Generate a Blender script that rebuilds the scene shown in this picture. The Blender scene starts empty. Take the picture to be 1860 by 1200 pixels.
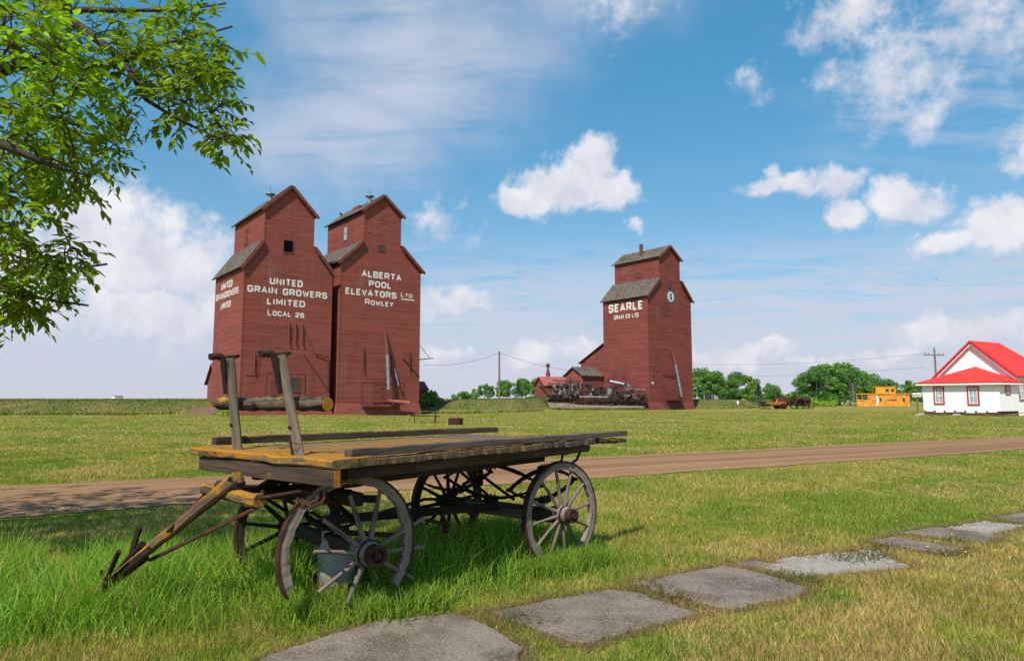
import bpy, math, random
import numpy as np
from mathutils import Vector, Matrix
R = math.radians
sc = bpy.context.scene
col = sc.collection
rnd = random.Random(7)
rg = np.random.default_rng(11)

# ------------------------------------------------------------------ camera
cd = bpy.data.cameras.new('camera'); cam = bpy.data.objects.new('camera', cd); col.objects.link(cam)
cd.sensor_width = 36; cd.lens = 24.0; cd.clip_start = 0.1; cd.clip_end = 12000
cam.location = (0, 0, 1.6); cam.rotation_euler = (R(90 + 5.665), 0, 0)
sc.camera = cam
sc.view_settings.view_transform = 'Standard'; sc.view_settings.look = 'None'
sc.view_settings.exposure = 0.45; sc.view_settings.gamma = 1
sc.cycles.use_denoising = False; sc.cycles.max_bounces = 6; sc.cycles.transparent_max_bounces = 6

# ------------------------------------------------------------------ node helper
def nd(nt, t, ins=None, out=0, **props):
    n = nt.nodes.new('ShaderNode' + t)
    for k, v in props.items(): setattr(n, k, v)
    for k, v in (ins or {}).items():
        s = n.inputs[k]
        if isinstance(v, bpy.types.NodeSocket): nt.links.new(v, s)
        else: s.default_value = v
    return n.outputs[out] if out is not None else n
def mth(nt, op, a, b=0.0, c=None, clamp=False):
    d = {0: a, 1: b}
    if c is not None: d[2] = c
    return nd(nt, 'Math', d, operation=op, use_clamp=clamp)
def vm(nt, op, a, b=(0, 0, 0), out=0):
    return nd(nt, 'VectorMath', {0: a, 1: b}, out=out, operation=op)
def sstep(nt, v, a, b, lo=0.0, hi=1.0):
    return nd(nt, 'MapRange', {0: v, 1: a, 2: b, 3: lo, 4: hi}, interpolation_type='SMOOTHSTEP', clamp=True)
def mix(nt, f, a, b, bt='MIX'):
    n = nt.nodes.new('ShaderNodeMix'); n.data_type = 'RGBA'; n.blend_type = bt; n.clamp_factor = True
    for s, v in ((n.inputs[0], f), (n.inputs[6], a), (n.inputs[7], b)):
        if isinstance(v, bpy.types.NodeSocket): nt.links.new(v, s)
        else: s.default_value = v if not (isinstance(v, tuple) and len(v) == 3) else v + (1,)
    return n.outputs[2]
def noise(nt, vec, scale, detail=4, rough=.55, out=0, dist=0.0):
    return nd(nt, 'TexNoise', {'Vector': vec, 'Scale': scale, 'Detail': detail, 'Roughness': rough, 'Distortion': dist}, out=out)

# ------------------------------------------------------------------ world: Nishita sky with clouds by direction
SUN_EL, SUN_H = R(50), (-0.36, -0.933)
w = bpy.data.worlds.new('World'); sc.world = w; w.use_nodes = True
nt = w.node_tree; nt.nodes.clear()
sky = nd(nt, 'TexSky', {}, sky_type='NISHITA', sun_disc=False, sun_elevation=SUN_EL,
         sun_rotation=math.atan2(SUN_H[0], SUN_H[1]) % (2 * math.pi), air_density=1.0, dust_density=0.6, ozone_density=2.2, altitude=800)
dirv = vm(nt, 'NORMALIZE', nd(nt, 'TexCoord', {}, out='Generated'))
sep = nd(nt, 'SeparateXYZ', {0: dirv}, out=None)
DEG = 180 / math.pi
az = mth(nt, 'MULTIPLY', mth(nt, 'ARCTAN2', sep.outputs[0], sep.outputs[1]), DEG)
el = mth(nt, 'MULTIPLY', mth(nt, 'ARCSINE', sep.outputs[2]), DEG)
P = nd(nt, 'CombineXYZ', {0: az, 1: el, 2: 0.0})
skyc = nd(nt, 'HueSaturation', {'Hue': 0.474, 'Saturation': 1.30, 'Value': 1.0, 'Fac': 1.0, 'Color': sky})
skyc = vm(nt, 'MULTIPLY', skyc, nd(nt, 'CombineXYZ', {k: nd(nt, 'MapRange', {0: el, 1: 3.0, 2: 30.0, 3: v0, 4: v1}) for k, v0, v1 in ((0, .74, 1.28), (1, .77, 1.38), (2, .83, 1.42))}))
# pale haze at the horizon, drawn as part of the sky's own colour
hz = mth(nt, 'POWER', 2.718, mth(nt, 'DIVIDE', mth(nt, 'MAXIMUM', el, 0.0), -8.5))
skyc = mix(nt, mth(nt, 'MULTIPLY', hz, .93), skyc, (4.45, 4.6, 5.4))
# high thin cloud, streaked on a plane overhead
Q = vm(nt, 'DIVIDE', dirv, nd(nt, 'CombineXYZ', {0: mth(nt, 'ADD', sep.outputs[2], .10), 1: mth(nt, 'ADD', sep.outputs[2], .10), 2: 1.0}))
Qr = nd(nt, 'Mapping', {'Vector': Q, 'Rotation': (0, 0, R(28)), 'Scale': (1.0, 3.2, 0)})
ci = noise(nt, Qr, 1.9, 9, .62, dist=.35)
ci2 = noise(nt, nd(nt, 'Mapping', {'Vector': Q, 'Rotation': (0, 0, R(-24)), 'Scale': (1.0, 2.3, 0)}), 1.7, 9, .66, dist=.9)
big = noise(nt, dirv, 3.0, 3, .5)
n1 = vm(nt, 'SUBTRACT', noise(nt, dirv, 9.0, 3, .55, out=1), (.5, .5, .5))
n2 = vm(nt, 'SUBTRACT', noise(nt, dirv, 26.0, 6, .6, out=1), (.5, .5, .5))
Pd = vm(nt, 'ADD', P, vm(nt, 'ADD', vm(nt, 'MULTIPLY', n1, (5.5, 3.6, 0)), vm(nt, 'MULTIPLY', n2, (3.4, 2.8, 0))))
Pz = vm(nt, 'ADD', Pd, vm(nt, 'MULTIPLY', vm(nt, 'SUBTRACT', noise(nt, dirv, 3.2, 4, .6, out=1), (.5, .5, .5)), (22, 12, 0)))
def zone(a0, e0, wa, we, soft=.35):
    q = vm(nt, 'LENGTH', vm(nt, 'DIVIDE', vm(nt, 'SUBTRACT', Pz, (a0, e0, 0)), (wa, we, 1)), out='Value')
    return sstep(nt, q, 1.15, soft, 0.0, 1.0)
zA = mth(nt, 'MAXIMUM', zone(-8, 27.5, 18, 10, .1), zone(-15, 21.5, 13, 7, .1))
zA = mth(nt, 'MAXIMUM', zA, mth(nt, 'MULTIPLY', zone(8, 33, 13, 7, .1), .9))
cA = mth(nt, 'MULTIPLY', zA, sstep(nt, mth(nt, 'ADD', mth(nt, 'MULTIPLY', ci, .5), mth(nt, 'MULTIPLY', big, .65)), .38, .68))
cL = mth(nt, 'MULTIPLY', sstep(nt, el, 15.0, 6.5), sstep(nt, mth(nt, 'ADD', ci2, mth(nt, 'MULTIPLY', hz, .14)), .38, .62))
cR = mth(nt, 'MULTIPLY', zone(32, 23, 12, 9, .1), sstep(nt, ci, .42, .68))
thin = mth(nt, 'MAXIMUM', mth(nt, 'MULTIPLY', cA, .84), mth(nt, 'MAXIMUM', mth(nt, 'MULTIPLY', cL, .80), mth(nt, 'MULTIPLY', cR, .62)))
skyc = mix(nt, thin, skyc, (4.7, 5.0, 5.9))
# cumulus: (azimuth, elevation, half width, half height, weight) in degrees
CUM = [(4.7, 17.6, 6.0, 2.5, 1), (6.9, 19.6, 2.6, 2.3, 1), (2.1, 16.8, 4.0, 1.8, 1), (9.0, 17.2, 2.7, 2.2, 1),
       (-29.2, 11.0, 7.5, 4.4, .9), (-31.7, 13.4, 5.0, 3.2, .9), (-25.6, 10.3, 5.2, 3.4, .8), (-27.1, 6.4, 8.0, 3.2, .75), (-36, 8, 6, 5, .8),
       (22.1, 16.5, 3.4, 1.3, .85), (26.2, 16.4, 3.0, 1.3, .75), (26.3, 14.2, 2.5, 1.3, .8), (30.7, 14.5, 2.9, 2.1, .85),
       (35.8, 11.9, 3.4, 2.1, 1), (33.2, 11.1, 3.4, 1.1, .8), (38.2, 16.4, 2.6, 2.3, .75),
       (16.4, 3.3, 2.5, 1.4, .95), (18.2, 3.5, 2.1, 1.3, .95), (20.8, 3.9, 2.1, 1.1, .9), (1.4, 3.7, 2.7, 1.3, .95), (5.5, 3.8, 3.1, 1.3, .95), (13.2, 3.2, 1.8, .9, .8), (24.5, 3.0, 2.0, .8, .7),
       (-6.2, 3.8, 2.4, 1.0, .75), (31.5, 4.9, 4.0, 1.5, .7), (36.0, 5.2, 3.4, 1.7, .75), (-5.0, 8.0, 4.6, 1.5, .7), (28.4, 3.4, 3.0, .8, .65),
       (-6.3, 14.2, 2.9, 2.2, .32), (10.5, 14.2, .9, .8, .65),
       (27.0, 27.8, 3.8, 3.0, .52), (21.1, 24.0, 2.0, 1.6, .24), (30.4, 23.2, 5.8, 4.2, .36), (32.0, 19.6, 2.2, 2.6, .34), (36.0, 25.0, 5.5, 3.8, .38), (9.5, 30.5, 4.5, 2.6, .36),
       (-60, 20, 14, 7, .8), (70, 14, 14, 6, .8), (150, 25, 25, 9, .8), (-120, 22, 22, 8, .8)]
Dm, Sm = None, None
for a0, e0, wa, we, wt in CUM:
    dv = vm(nt, 'DIVIDE', vm(nt, 'SUBTRACT', Pd, (a0, e0, 0)), (wa, we, 1))
    m = mth(nt, 'MULTIPLY', mth(nt, 'SUBTRACT', 1.0, vm(nt, 'LENGTH', dv, out='Value')), wt)
    h = nd(nt, 'SeparateXYZ', {0: dv}, out=1)
    if Dm is None: Dm, Sm = m, h
    else:
        g = mth(nt, 'GREATER_THAN', m, Dm)
        Sm = nd(nt, 'Mix', {0: g, 2: Sm, 3: h}, data_type='FLOAT')
        Dm = mth(nt, 'MAXIMUM', Dm, m)
fb = noise(nt, dirv, 34.0, 9, .63)
dens = mth(nt, 'ADD', Dm, mth(nt, 'MULTIPLY', mth(nt, 'SUBTRACT', fb, .5), 1.05))
alpha = sstep(nt, dens, -.02, .52)
fb2 = noise(nt, vm(nt, 'ADD', dirv, (.012, -.01, .02)), 17.0, 6, .6)
lit = mth(nt, 'ADD', mth(nt, 'MULTIPLY', Sm, .30), mth(nt, 'ADD', .40, mth(nt, 'MULTIPLY', mth(nt, 'SUBTRACT', fb2, .45), 2.2)), clamp=True)
far = sstep(nt, el, 9.0, 2.0)
cc = mix(nt, lit, (4.6, 4.9, 5.9), (7.1, 7.1, 7.2))
cc = mix(nt, mth(nt, 'MULTIPLY', far, .22), cc, (5.4, 5.4, 5.8))
skyc = mix(nt, mth(nt, 'MULTIPLY', alpha, mth(nt, 'SUBTRACT', .97, mth(nt, 'MULTIPLY', far, .08))), skyc, cc)
bg = nd(nt, 'Background', {'Color': skyc, 'Strength': 0.095})
nt.links.new(bg, nd(nt, 'OutputWorld', {}, out=None).inputs[0])if False else nt.links.new(bg, nt.nodes.new('ShaderNodeOutputWorld').inputs[0])

sd = bpy.data.lights.new('sun', 'SUN'); sd.energy = 4.0; sd.angle = R(.53); sd.color = (1, .93, .82)
so = bpy.data.objects.new('sun', sd); col.objects.link(so)
sv = Vector((SUN_H[0] * math.cos(SUN_EL), SUN_H[1] * math.cos(SUN_EL), math.sin(SUN_EL)))
so.rotation_euler = sv.to_track_quat('Z', 'Y').to_euler(); so.location = sv * 60

# ------------------------------------------------------------------ materials
M = {}
def mat(name):
    m = bpy.data.materials.new(name); m.use_nodes = True; m.node_tree.nodes.clear(); M[name] = m
    return m, m.node_tree
def finish(nt, base, rough=.8, bump=None, bs=.3, bd=.02, metal=0.0, spec=.3, extra=None):
    ins = {'Base Color': base, 'Roughness': rough, 'Metallic': metal, 'Specular IOR Level': spec}
    if bump is not None: ins['Normal'] = nd(nt, 'Bump', {'Height': bump, 'Strength': bs, 'Distance': bd})
    b = nd(nt, 'BsdfPrincipled', ins)
    nt.links.new(b, nt.nodes.new('ShaderNodeOutputMaterial').inputs[0])
def gco(nt): return nd(nt, 'Attribute', {}, out='Vector', attribute_name='gco')
def scl(nt, v, s): return nd(nt, 'Mapping', {'Vector': v, 'Scale': s})

def m_siding(name, base, dark, pitch=.15, wear=.5, pale=(.36, .17, .14)):
    m, nt = mat(name); g = gco(nt); s = nd(nt, 'SeparateXYZ', {0: g}, out=None)
    zz = mth(nt, 'DIVIDE', s.outputs[2], pitch); fr = mth(nt, 'FRACT', zz); ix = mth(nt, 'FLOOR', zz)
    run = mth(nt, 'FLOOR', mth(nt, 'DIVIDE', mth(nt, 'ADD', mth(nt, 'ADD', s.outputs[0], s.outputs[1]), mth(nt, 'MULTIPLY', ix, 1.37)), 3.7))
    wn = nd(nt, 'TexWhiteNoise', {'Vector': nd(nt, 'CombineXYZ', {0: ix, 1: run, 2: 0.0})}, noise_dimensions='3D')
    st = noise(nt, scl(nt, g, (.35, .35, 5.5)), 1.0, 6, .65)
    bl = noise(nt, scl(nt, g, (.25, .25, .18)), 1.0, 4, .6)
    vs = noise(nt, scl(nt, g, (3.5, 3.5, .12)), 1.0, 4, .6)
    c = mix(nt, sstep(nt, wn, .1, .9), base, tuple(.80 * x for x in base))
    c = mix(nt, mth(nt, 'MULTIPLY', sstep(nt, mth(nt, 'ADD', st, mth(nt, 'MULTIPLY', bl, .5)), .70, .98), wear), c, dark)
    c = mix(nt, mth(nt, 'MULTIPLY', sstep(nt, mth(nt, 'ADD', vs, mth(nt, 'MULTIPLY', bl, .5)), .78, 1.1), .35), c, pale)
    bp = noise(nt, scl(nt, g, (.55, .55, .9)), 1.0, 7, .7)
    c = mix(nt, mth(nt, 'MULTIPLY', sstep(nt, mth(nt, 'ADD', bp, mth(nt, 'MULTIPLY', wn, .10)), .60, .74), .55), c, (.23, .125, .105))
    c = mix(nt, mth(nt, 'MULTIPLY', sstep(nt, bp, .42, .30), .45), c, dark)
    gap = mth(nt, 'LESS_THAN', fr, .17)
    c = mix(nt, mth(nt, 'MULTIPLY', gap, .74), c, tuple(.35 * x for x in dark))
    finish(nt, c, .85, fr, .55, .02, spec=.15)
m_siding('siding_red', (.308, .084, .065), (.115, .036, .029), pale=(.40, .22, .19))
m_siding('siding_worn', (.278, .074, .059), (.095, .030, .025), wear=.8, pale=(.38, .20, .17))
def m_flat(name, base, var=.25, scale=3.0, rough=.8, dark=None, bump=.2, metal=0.0, coord='gco', spec=.3, bd=.02):
    m, nt = mat(name); g = gco(nt)
    n = noise(nt, g, scale, 6, .62); n2 = noise(nt, g, scale * 7, 4, .6)
    dk = dark or tuple(x * (1 - var * 1.6) for x in base)
    c = mix(nt, sstep(nt, mth(nt, 'ADD', mth(nt, 'MULTIPLY', n, .7), mth(nt, 'MULTIPLY', n2, .3)), .38, .66), base, dk)
    finish(nt, c, rough, n2, bump, bd, metal, spec)
m_flat('trim_red', (.19, .058, .048), .3)
m, nt = mat('sign_white'); g = gco(nt); s = nd(nt, 'SeparateXYZ', {0: g}, out=None)
c = mix(nt, sstep(nt, noise(nt, scl(nt, g, (1, 1, 4)), 1.5, 6, .7), .45, .70), (.74, .73, .70), (.52, .47, .44))
c = mix(nt, mth(nt, 'MULTIPLY', mth(nt, 'LESS_THAN', mth(nt, 'FRACT', mth(nt, 'DIVIDE', s.outputs[2], .15)), .17), .5), c, (.30, .17, .15))
c = mix(nt, mth(nt, 'MULTIPLY', sstep(nt, noise(nt, scl(nt, g, (3, 3, 9)), 1.5, 5, .7), .64, .70), .7), c, (.25, .08, .07))
finish(nt, c, .8)
m_flat('sign_blue', (.06, .24, .40), .15)
m_flat('painted_hatch_shade', (.006, .005, .005), .2, spec=.0)  # near-black colour that paints in the shade inside an open hatch
m_flat('galvanized', (.30, .33, .36), .3, 2.0, .45, metal=.5)
m_flat('roof_red_old', (.40, .105, .09), .25, .8, .6)
m_flat('iron', (.022, .015, .013), .4, 9.0, .8, dark=(.046, .022, .014), bump=.4, spec=.12)
m_flat('iron_rust', (.085, .038, .023), .4, 14.0, .9, dark=(.030, .018, .016), bump=.5, spec=.1)
m_flat('machine_dark', (.022, .019, .019), .4, 3.0, .8, dark=(.050, .027, .018))
m_flat('machine_sheet', (.20, .215, .23), .3, 2.0, .6, dark=(.10, .065, .05))
m_flat('machine_wood', (.15, .09, .06), .4, 2.0, .85, dark=(.07, .04, .03))
m_flat('cab_orange', (.74, .32, .032), .2, 1.6, .6, dark=(.44, .15, .035))
m_flat('cart_rust', (.42, .15, .035), .3, 2.2, .8, dark=(.13, .05, .03))
m_flat('cab_yellow', (.72, .31, .022), .12, 1.2, .55)
m_flat('white_paint', (.80, .80, .78), .05, .8, .6)
m_flat('wall_white', (.88, .875, .86), .035, .6, .75, bump=.15)
m_flat('frame_red', (.50, .035, .045), .15, 2.0, .5)
m_flat('foundation', (.14, .09, .05), .35, 3.0, .9)
m_flat('soil', (.21, .135, .080), .35, 5.5, .95, bump=.6, bd=.1)
m_flat('gravel_pad', (.30, .235, .165), .25, 2.5, .95, dark=(.19, .15, .11), bump=.5)
m_flat('pole_wood', (.22, .17, .12), .3, 3.0, .9)
m_flat('bird_black', (.012, .012, .014), .1)
m_flat('flower_yellow', (.75, .42, .01), .1)
m_flat('seed_white', (.62, .62, .58), .05)
m_flat('rubble_white', (.36, .315, .26), .3, 12.0, .95, dark=(.24, .21, .18), bump=.5)
m_flat('bark', (.085, .066, .05), .4, 14.0, .9, bump=.6)
m_flat('bark_pale', (.30, .28, .25), .4, 4.0, .9)
m_flat('curtain', (.42, .47, .50), .3, 4.0, .5)
m_flat('wire_black', (.03, .03, .035), .1)
m_flat('plastic_grey', (.34, .34, .32), .12, 2.0, .5, bump=.05)

m, nt = mat('shingle'); g = gco(nt); s = nd(nt, 'SeparateXYZ', {0: g}, out=None)
fr = mth(nt, 'FRACT', mth(nt, 'DIVIDE', s.outputs[1], .22)); ix = mth(nt, 'FLOOR', mth(nt, 'DIVIDE', s.outputs[1], .22))
wn = nd(nt, 'TexWhiteNoise', {'Vector': nd(nt, 'CombineXYZ', {0: ix, 1: mth(nt, 'FLOOR', mth(nt, 'DIVIDE', mth(nt, 'ADD', s.outputs[0], mth(nt, 'MULTIPLY', ix, .37)), .3)), 2: 0.0})}, noise_dimensions='3D')
c = mix(nt, wn, (.085, .070, .056), (.17, .145, .12)); c = mix(nt, mth(nt, 'MULTIPLY', sstep(nt, noise(nt, g, .9, 5, .65), .5, .7), .7), c, (.06, .05, .043))
c = mix(nt, mth(nt, 'MULTIPLY', mth(nt, 'LESS_THAN', fr, .15), .6), c, (.04, .03, .025))
finish(nt, c, .95, fr, .5, .03, spec=.1)

m, nt = mat('roof_red_metal'); g = gco(nt); s = nd(nt, 'SeparateXYZ', {0: g}, out=None)
rib = mth(nt, 'ABSOLUTE', mth(nt, 'SUBTRACT', mth(nt, 'FRACT', mth(nt, 'DIVIDE', s.outputs[0], .30)), .5))
ribh = sstep(nt, rib, .42, .5)
c = mix(nt, noise(nt, g, .7, 3), (.66, .040, .032), (.72, .058, .046)); c = mix(nt, mth(nt, 'MULTIPLY', ribh, .25), c, (.40, .03, .03))
finish(nt, c, .6, ribh, .6, .03, spec=.12)

def m_wood(name, base, dark, lich, licol=(.46, .205, .018), crack=.55, gs=30, cw=.60):
    m, nt = mat(name); g = gco(nt)
    gr = noise(nt, scl(nt, g, (gs * .06, gs, gs)), 1.0, 6, .65, dist=.35)
    gr2 = noise(nt, scl(nt, g, (1.0, 9, 9)), 1.0, 5, .65, dist=.6)
    c = mix(nt, sstep(nt, gr2, .35, .68), base, dark)
    ck = sstep(nt, gr, cw - .03, cw + .06)
    c = mix(nt, mth(nt, 'MULTIPLY', ck, crack), c, tuple(x * .25 for x in dark))
    c = mix(nt, mth(nt, 'MULTIPLY', sstep(nt, gr, .44, .30), .35), c, tuple(min(1, x * 1.5) for x in base))
    if lich > 0:
        up = nd(nt, 'SeparateXYZ', {0: nd(nt, 'NewGeometry', {}, out='True Normal')}, out=2)
        ln = mth(nt, 'ADD', mth(nt, 'MULTIPLY', noise(nt, scl(nt, g, (4, 9, 9)), 1.0, 7, .68), 1.0), mth(nt, 'MULTIPLY', up, .10))
        lf = sstep(nt, ln, .68 - lich * .30, .80 - lich * .30)
        lc = mix(nt, noise(nt, g, 60, 3), licol, tuple(x * .55 for x in licol))
        lc = mix(nt, sstep(nt, noise(nt, g, 25, 4), .60, .68), lc, (.13, .12, .07))
        c = mix(nt, mth(nt, 'MULTIPLY', lf, .92), c, lc)
    finish(nt, c, .9, mth(nt, 'ADD', mth(nt, 'MULTIPLY', gr, -1.0), mth(nt, 'MULTIPLY', gr2, .6)), .75, .006, spec=.15)
m_wood('wood_grey', (.27, .235, .20), (.125, .10, .085), .0)
m_wood('wood_pale', (.27, .225, .185), (.135, .105, .085), .0, crack=.85)
m_wood('wood_brown', (.092, .066, .046), (.040, .029, .021), .30)
m_wood('wood_rail', (.135, .110, .095), (.058, .046, .038), .34, (.36, .16, .035))
m_wood('wood_lichen', (.16, .11, .065), (.065, .045, .03), .70)
m_wood('wood_deck', (.20, .135, .08), (.085, .058, .038), .56, (.36, .165, .022))
m_wood('wood_end', (.30, .15, .06), (.20, .09, .03), 1.1, (.52, .19, .018))
m_wood('wood_dark', (.055, .045, .036), (.03, .026, .022), .0)
m_wood('wood_stake', (.25, .205, .155), (.13, .10, .075), .12)
m_wood('log_bark', (.125, .098, .068), (.030, .024, .019), .20, (.50, .235, .02), crack=.97, gs=24, cw=.53)

def m_foliage(name, c1, c2, trans=.4, attr=True):
    m, nt = mat(name)
    if attr: c = nd(nt, 'Attribute', {}, out='Color', attribute_name='Col')
    else: c = mix(nt, nd(nt, 'ObjectInfo', {}, out='Random'), c1, c2)
    d = nd(nt, 'BsdfPrincipled', {'Base Color': c, 'Roughness': .5, 'Specular IOR Level': .25})
    t = nd(nt, 'BsdfTranslucent', {'Color': mix(nt, 1.0, c, (1.25, 1.35, .55), 'MULTIPLY')})
    s = nd(nt, 'MixShader', {0: trans, 1: d, 2: t})
    nt.links.new(s, nt.nodes.new('ShaderNodeOutputMaterial').inputs[0])
m_foliage('leaf', None, None, .45)
m_foliage('far_leaf', None, None, .35)
m_foliage('grass_blade', None, None, .45)

m, nt = mat('glass_dark'); g = gco(nt)
finish(nt, mix(nt, noise(nt, g, 1.5, 3), (.035, .036, .038), (.07, .07, .068)), .35, spec=.2)

# ground: grass with bare and dry patches
m, nt = mat('ground_grass'); g = nd(nt, 'NewGeometry', {}, out='Position')
a = noise(nt, g, .16, 5, .6); b = noise(nt, g, 1.1, 6, .65); f = noise(nt, g, 9.0, 5, .7)
c = mix(nt, sstep(nt, a, .35, .65), (.205, .210, .036), (.29, .250, .055))
c = mix(nt, mth(nt, 'MULTIPLY', sstep(nt, mth(nt, 'ADD', mth(nt, 'MULTIPLY', b, .6), mth(nt, 'MULTIPLY', a, .4)), .52, .66), .75), c, (.38, .28, .10))
c = mix(nt, mth(nt, 'MULTIPLY', sstep(nt, f, .48, .68), .75), c, (.075, .080, .028))
fs = nd(nt, 'SeparateXYZ', {0: g}, out=1)
zb_ = nd(nt, 'SeparateXYZ', {0: g}, out=2)
c = mix(nt, mth(nt, 'MULTIPLY', sstep(nt, zb_, .18, .40), .85), c, mix(nt, sstep(nt, a, .4, .6), (.085, .115, .026), (.16, .135, .05)))
c = mix(nt, mth(nt, 'MULTIPLY', sstep(nt, fs, 130.0, 320.0), .75), c, (.27, .26, .12))
finish(nt, c, .95, mth(nt, 'ADD', f, b), .8, .06, spec=.1)

m, nt = mat('dirt_road'); g = gco(nt); s = nd(nt, 'SeparateXYZ', {0: g}, out=None)
a = noise(nt, scl(nt, g, (.12, 1.6, 1)), 1.0, 6, .62); f = noise(nt, g, 14.0, 6, .7); pb = nd(nt, 'TexVoronoi', {'Vector': g, 'Scale': 22.0})
rut = noise(nt, scl(nt, g, (.03, 2.6, 1)), 1.0, 3, .5)
c = mix(nt, sstep(nt, a, .35, .66), (.335, .185, .092), (.25, .138, .070))
c = mix(nt, mth(nt, 'MULTIPLY', sstep(nt, rut, .50, .58), .75), c, (.185, .102, .055))
c = mix(nt, mth(nt, 'MULTIPLY', sstep(nt, f, .55, .75), .45), c, (.43, .28, .16))
c = mix(nt, mth(nt, 'MULTIPLY', sstep(nt, pb, .16, .08), .5), c, (.45, .33, .22))
finish(nt, c, .95, mth(nt, 'ADD', f, mth(nt, 'MULTIPLY', a, 2.0)), .8, .03, spec=.1)

m, nt = mat('concrete'); g = gco(nt)
a = noise(nt, g, 1.8, 6, .65); f = noise(nt, g, 55.0, 5, .8); st = noise(nt, g, 4.0, 8, .75)
c = mix(nt, sstep(nt, a, .35, .65), (.25, .20, .158), (.120, .093, .072))
c = mix(nt, mth(nt, 'MULTIPLY', sstep(nt, f, .50, .62), .8), c, (.37, .30, .245))
c = mix(nt, mth(nt, 'MULTIPLY', sstep(nt, f, .46, .36), .7), c, (.085, .066, .052))
c = mix(nt, mth(nt, 'MULTIPLY', sstep(nt, st, .58, .70), .6), c, (.090, .070, .054))
vo = nd(nt, 'TexVoronoi', {'Vector': vm(nt, 'ADD', g, vm(nt, 'MULTIPLY', noise(nt, g, 3, 4, out=1), (.25, .25, 0))), 'Scale': 1.1}, feature='DISTANCE_TO_EDGE')
c = mix(nt, mth(nt, 'MULTIPLY', mth(nt, 'MULTIPLY', sstep(nt, vo, .010, .002), sstep(nt, a, .5, .6)), .5), c, (.06, .05, .04))
finish(nt, c, .92, mth(nt, 'ADD', f, st), .8, .010, spec=.1)

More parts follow.
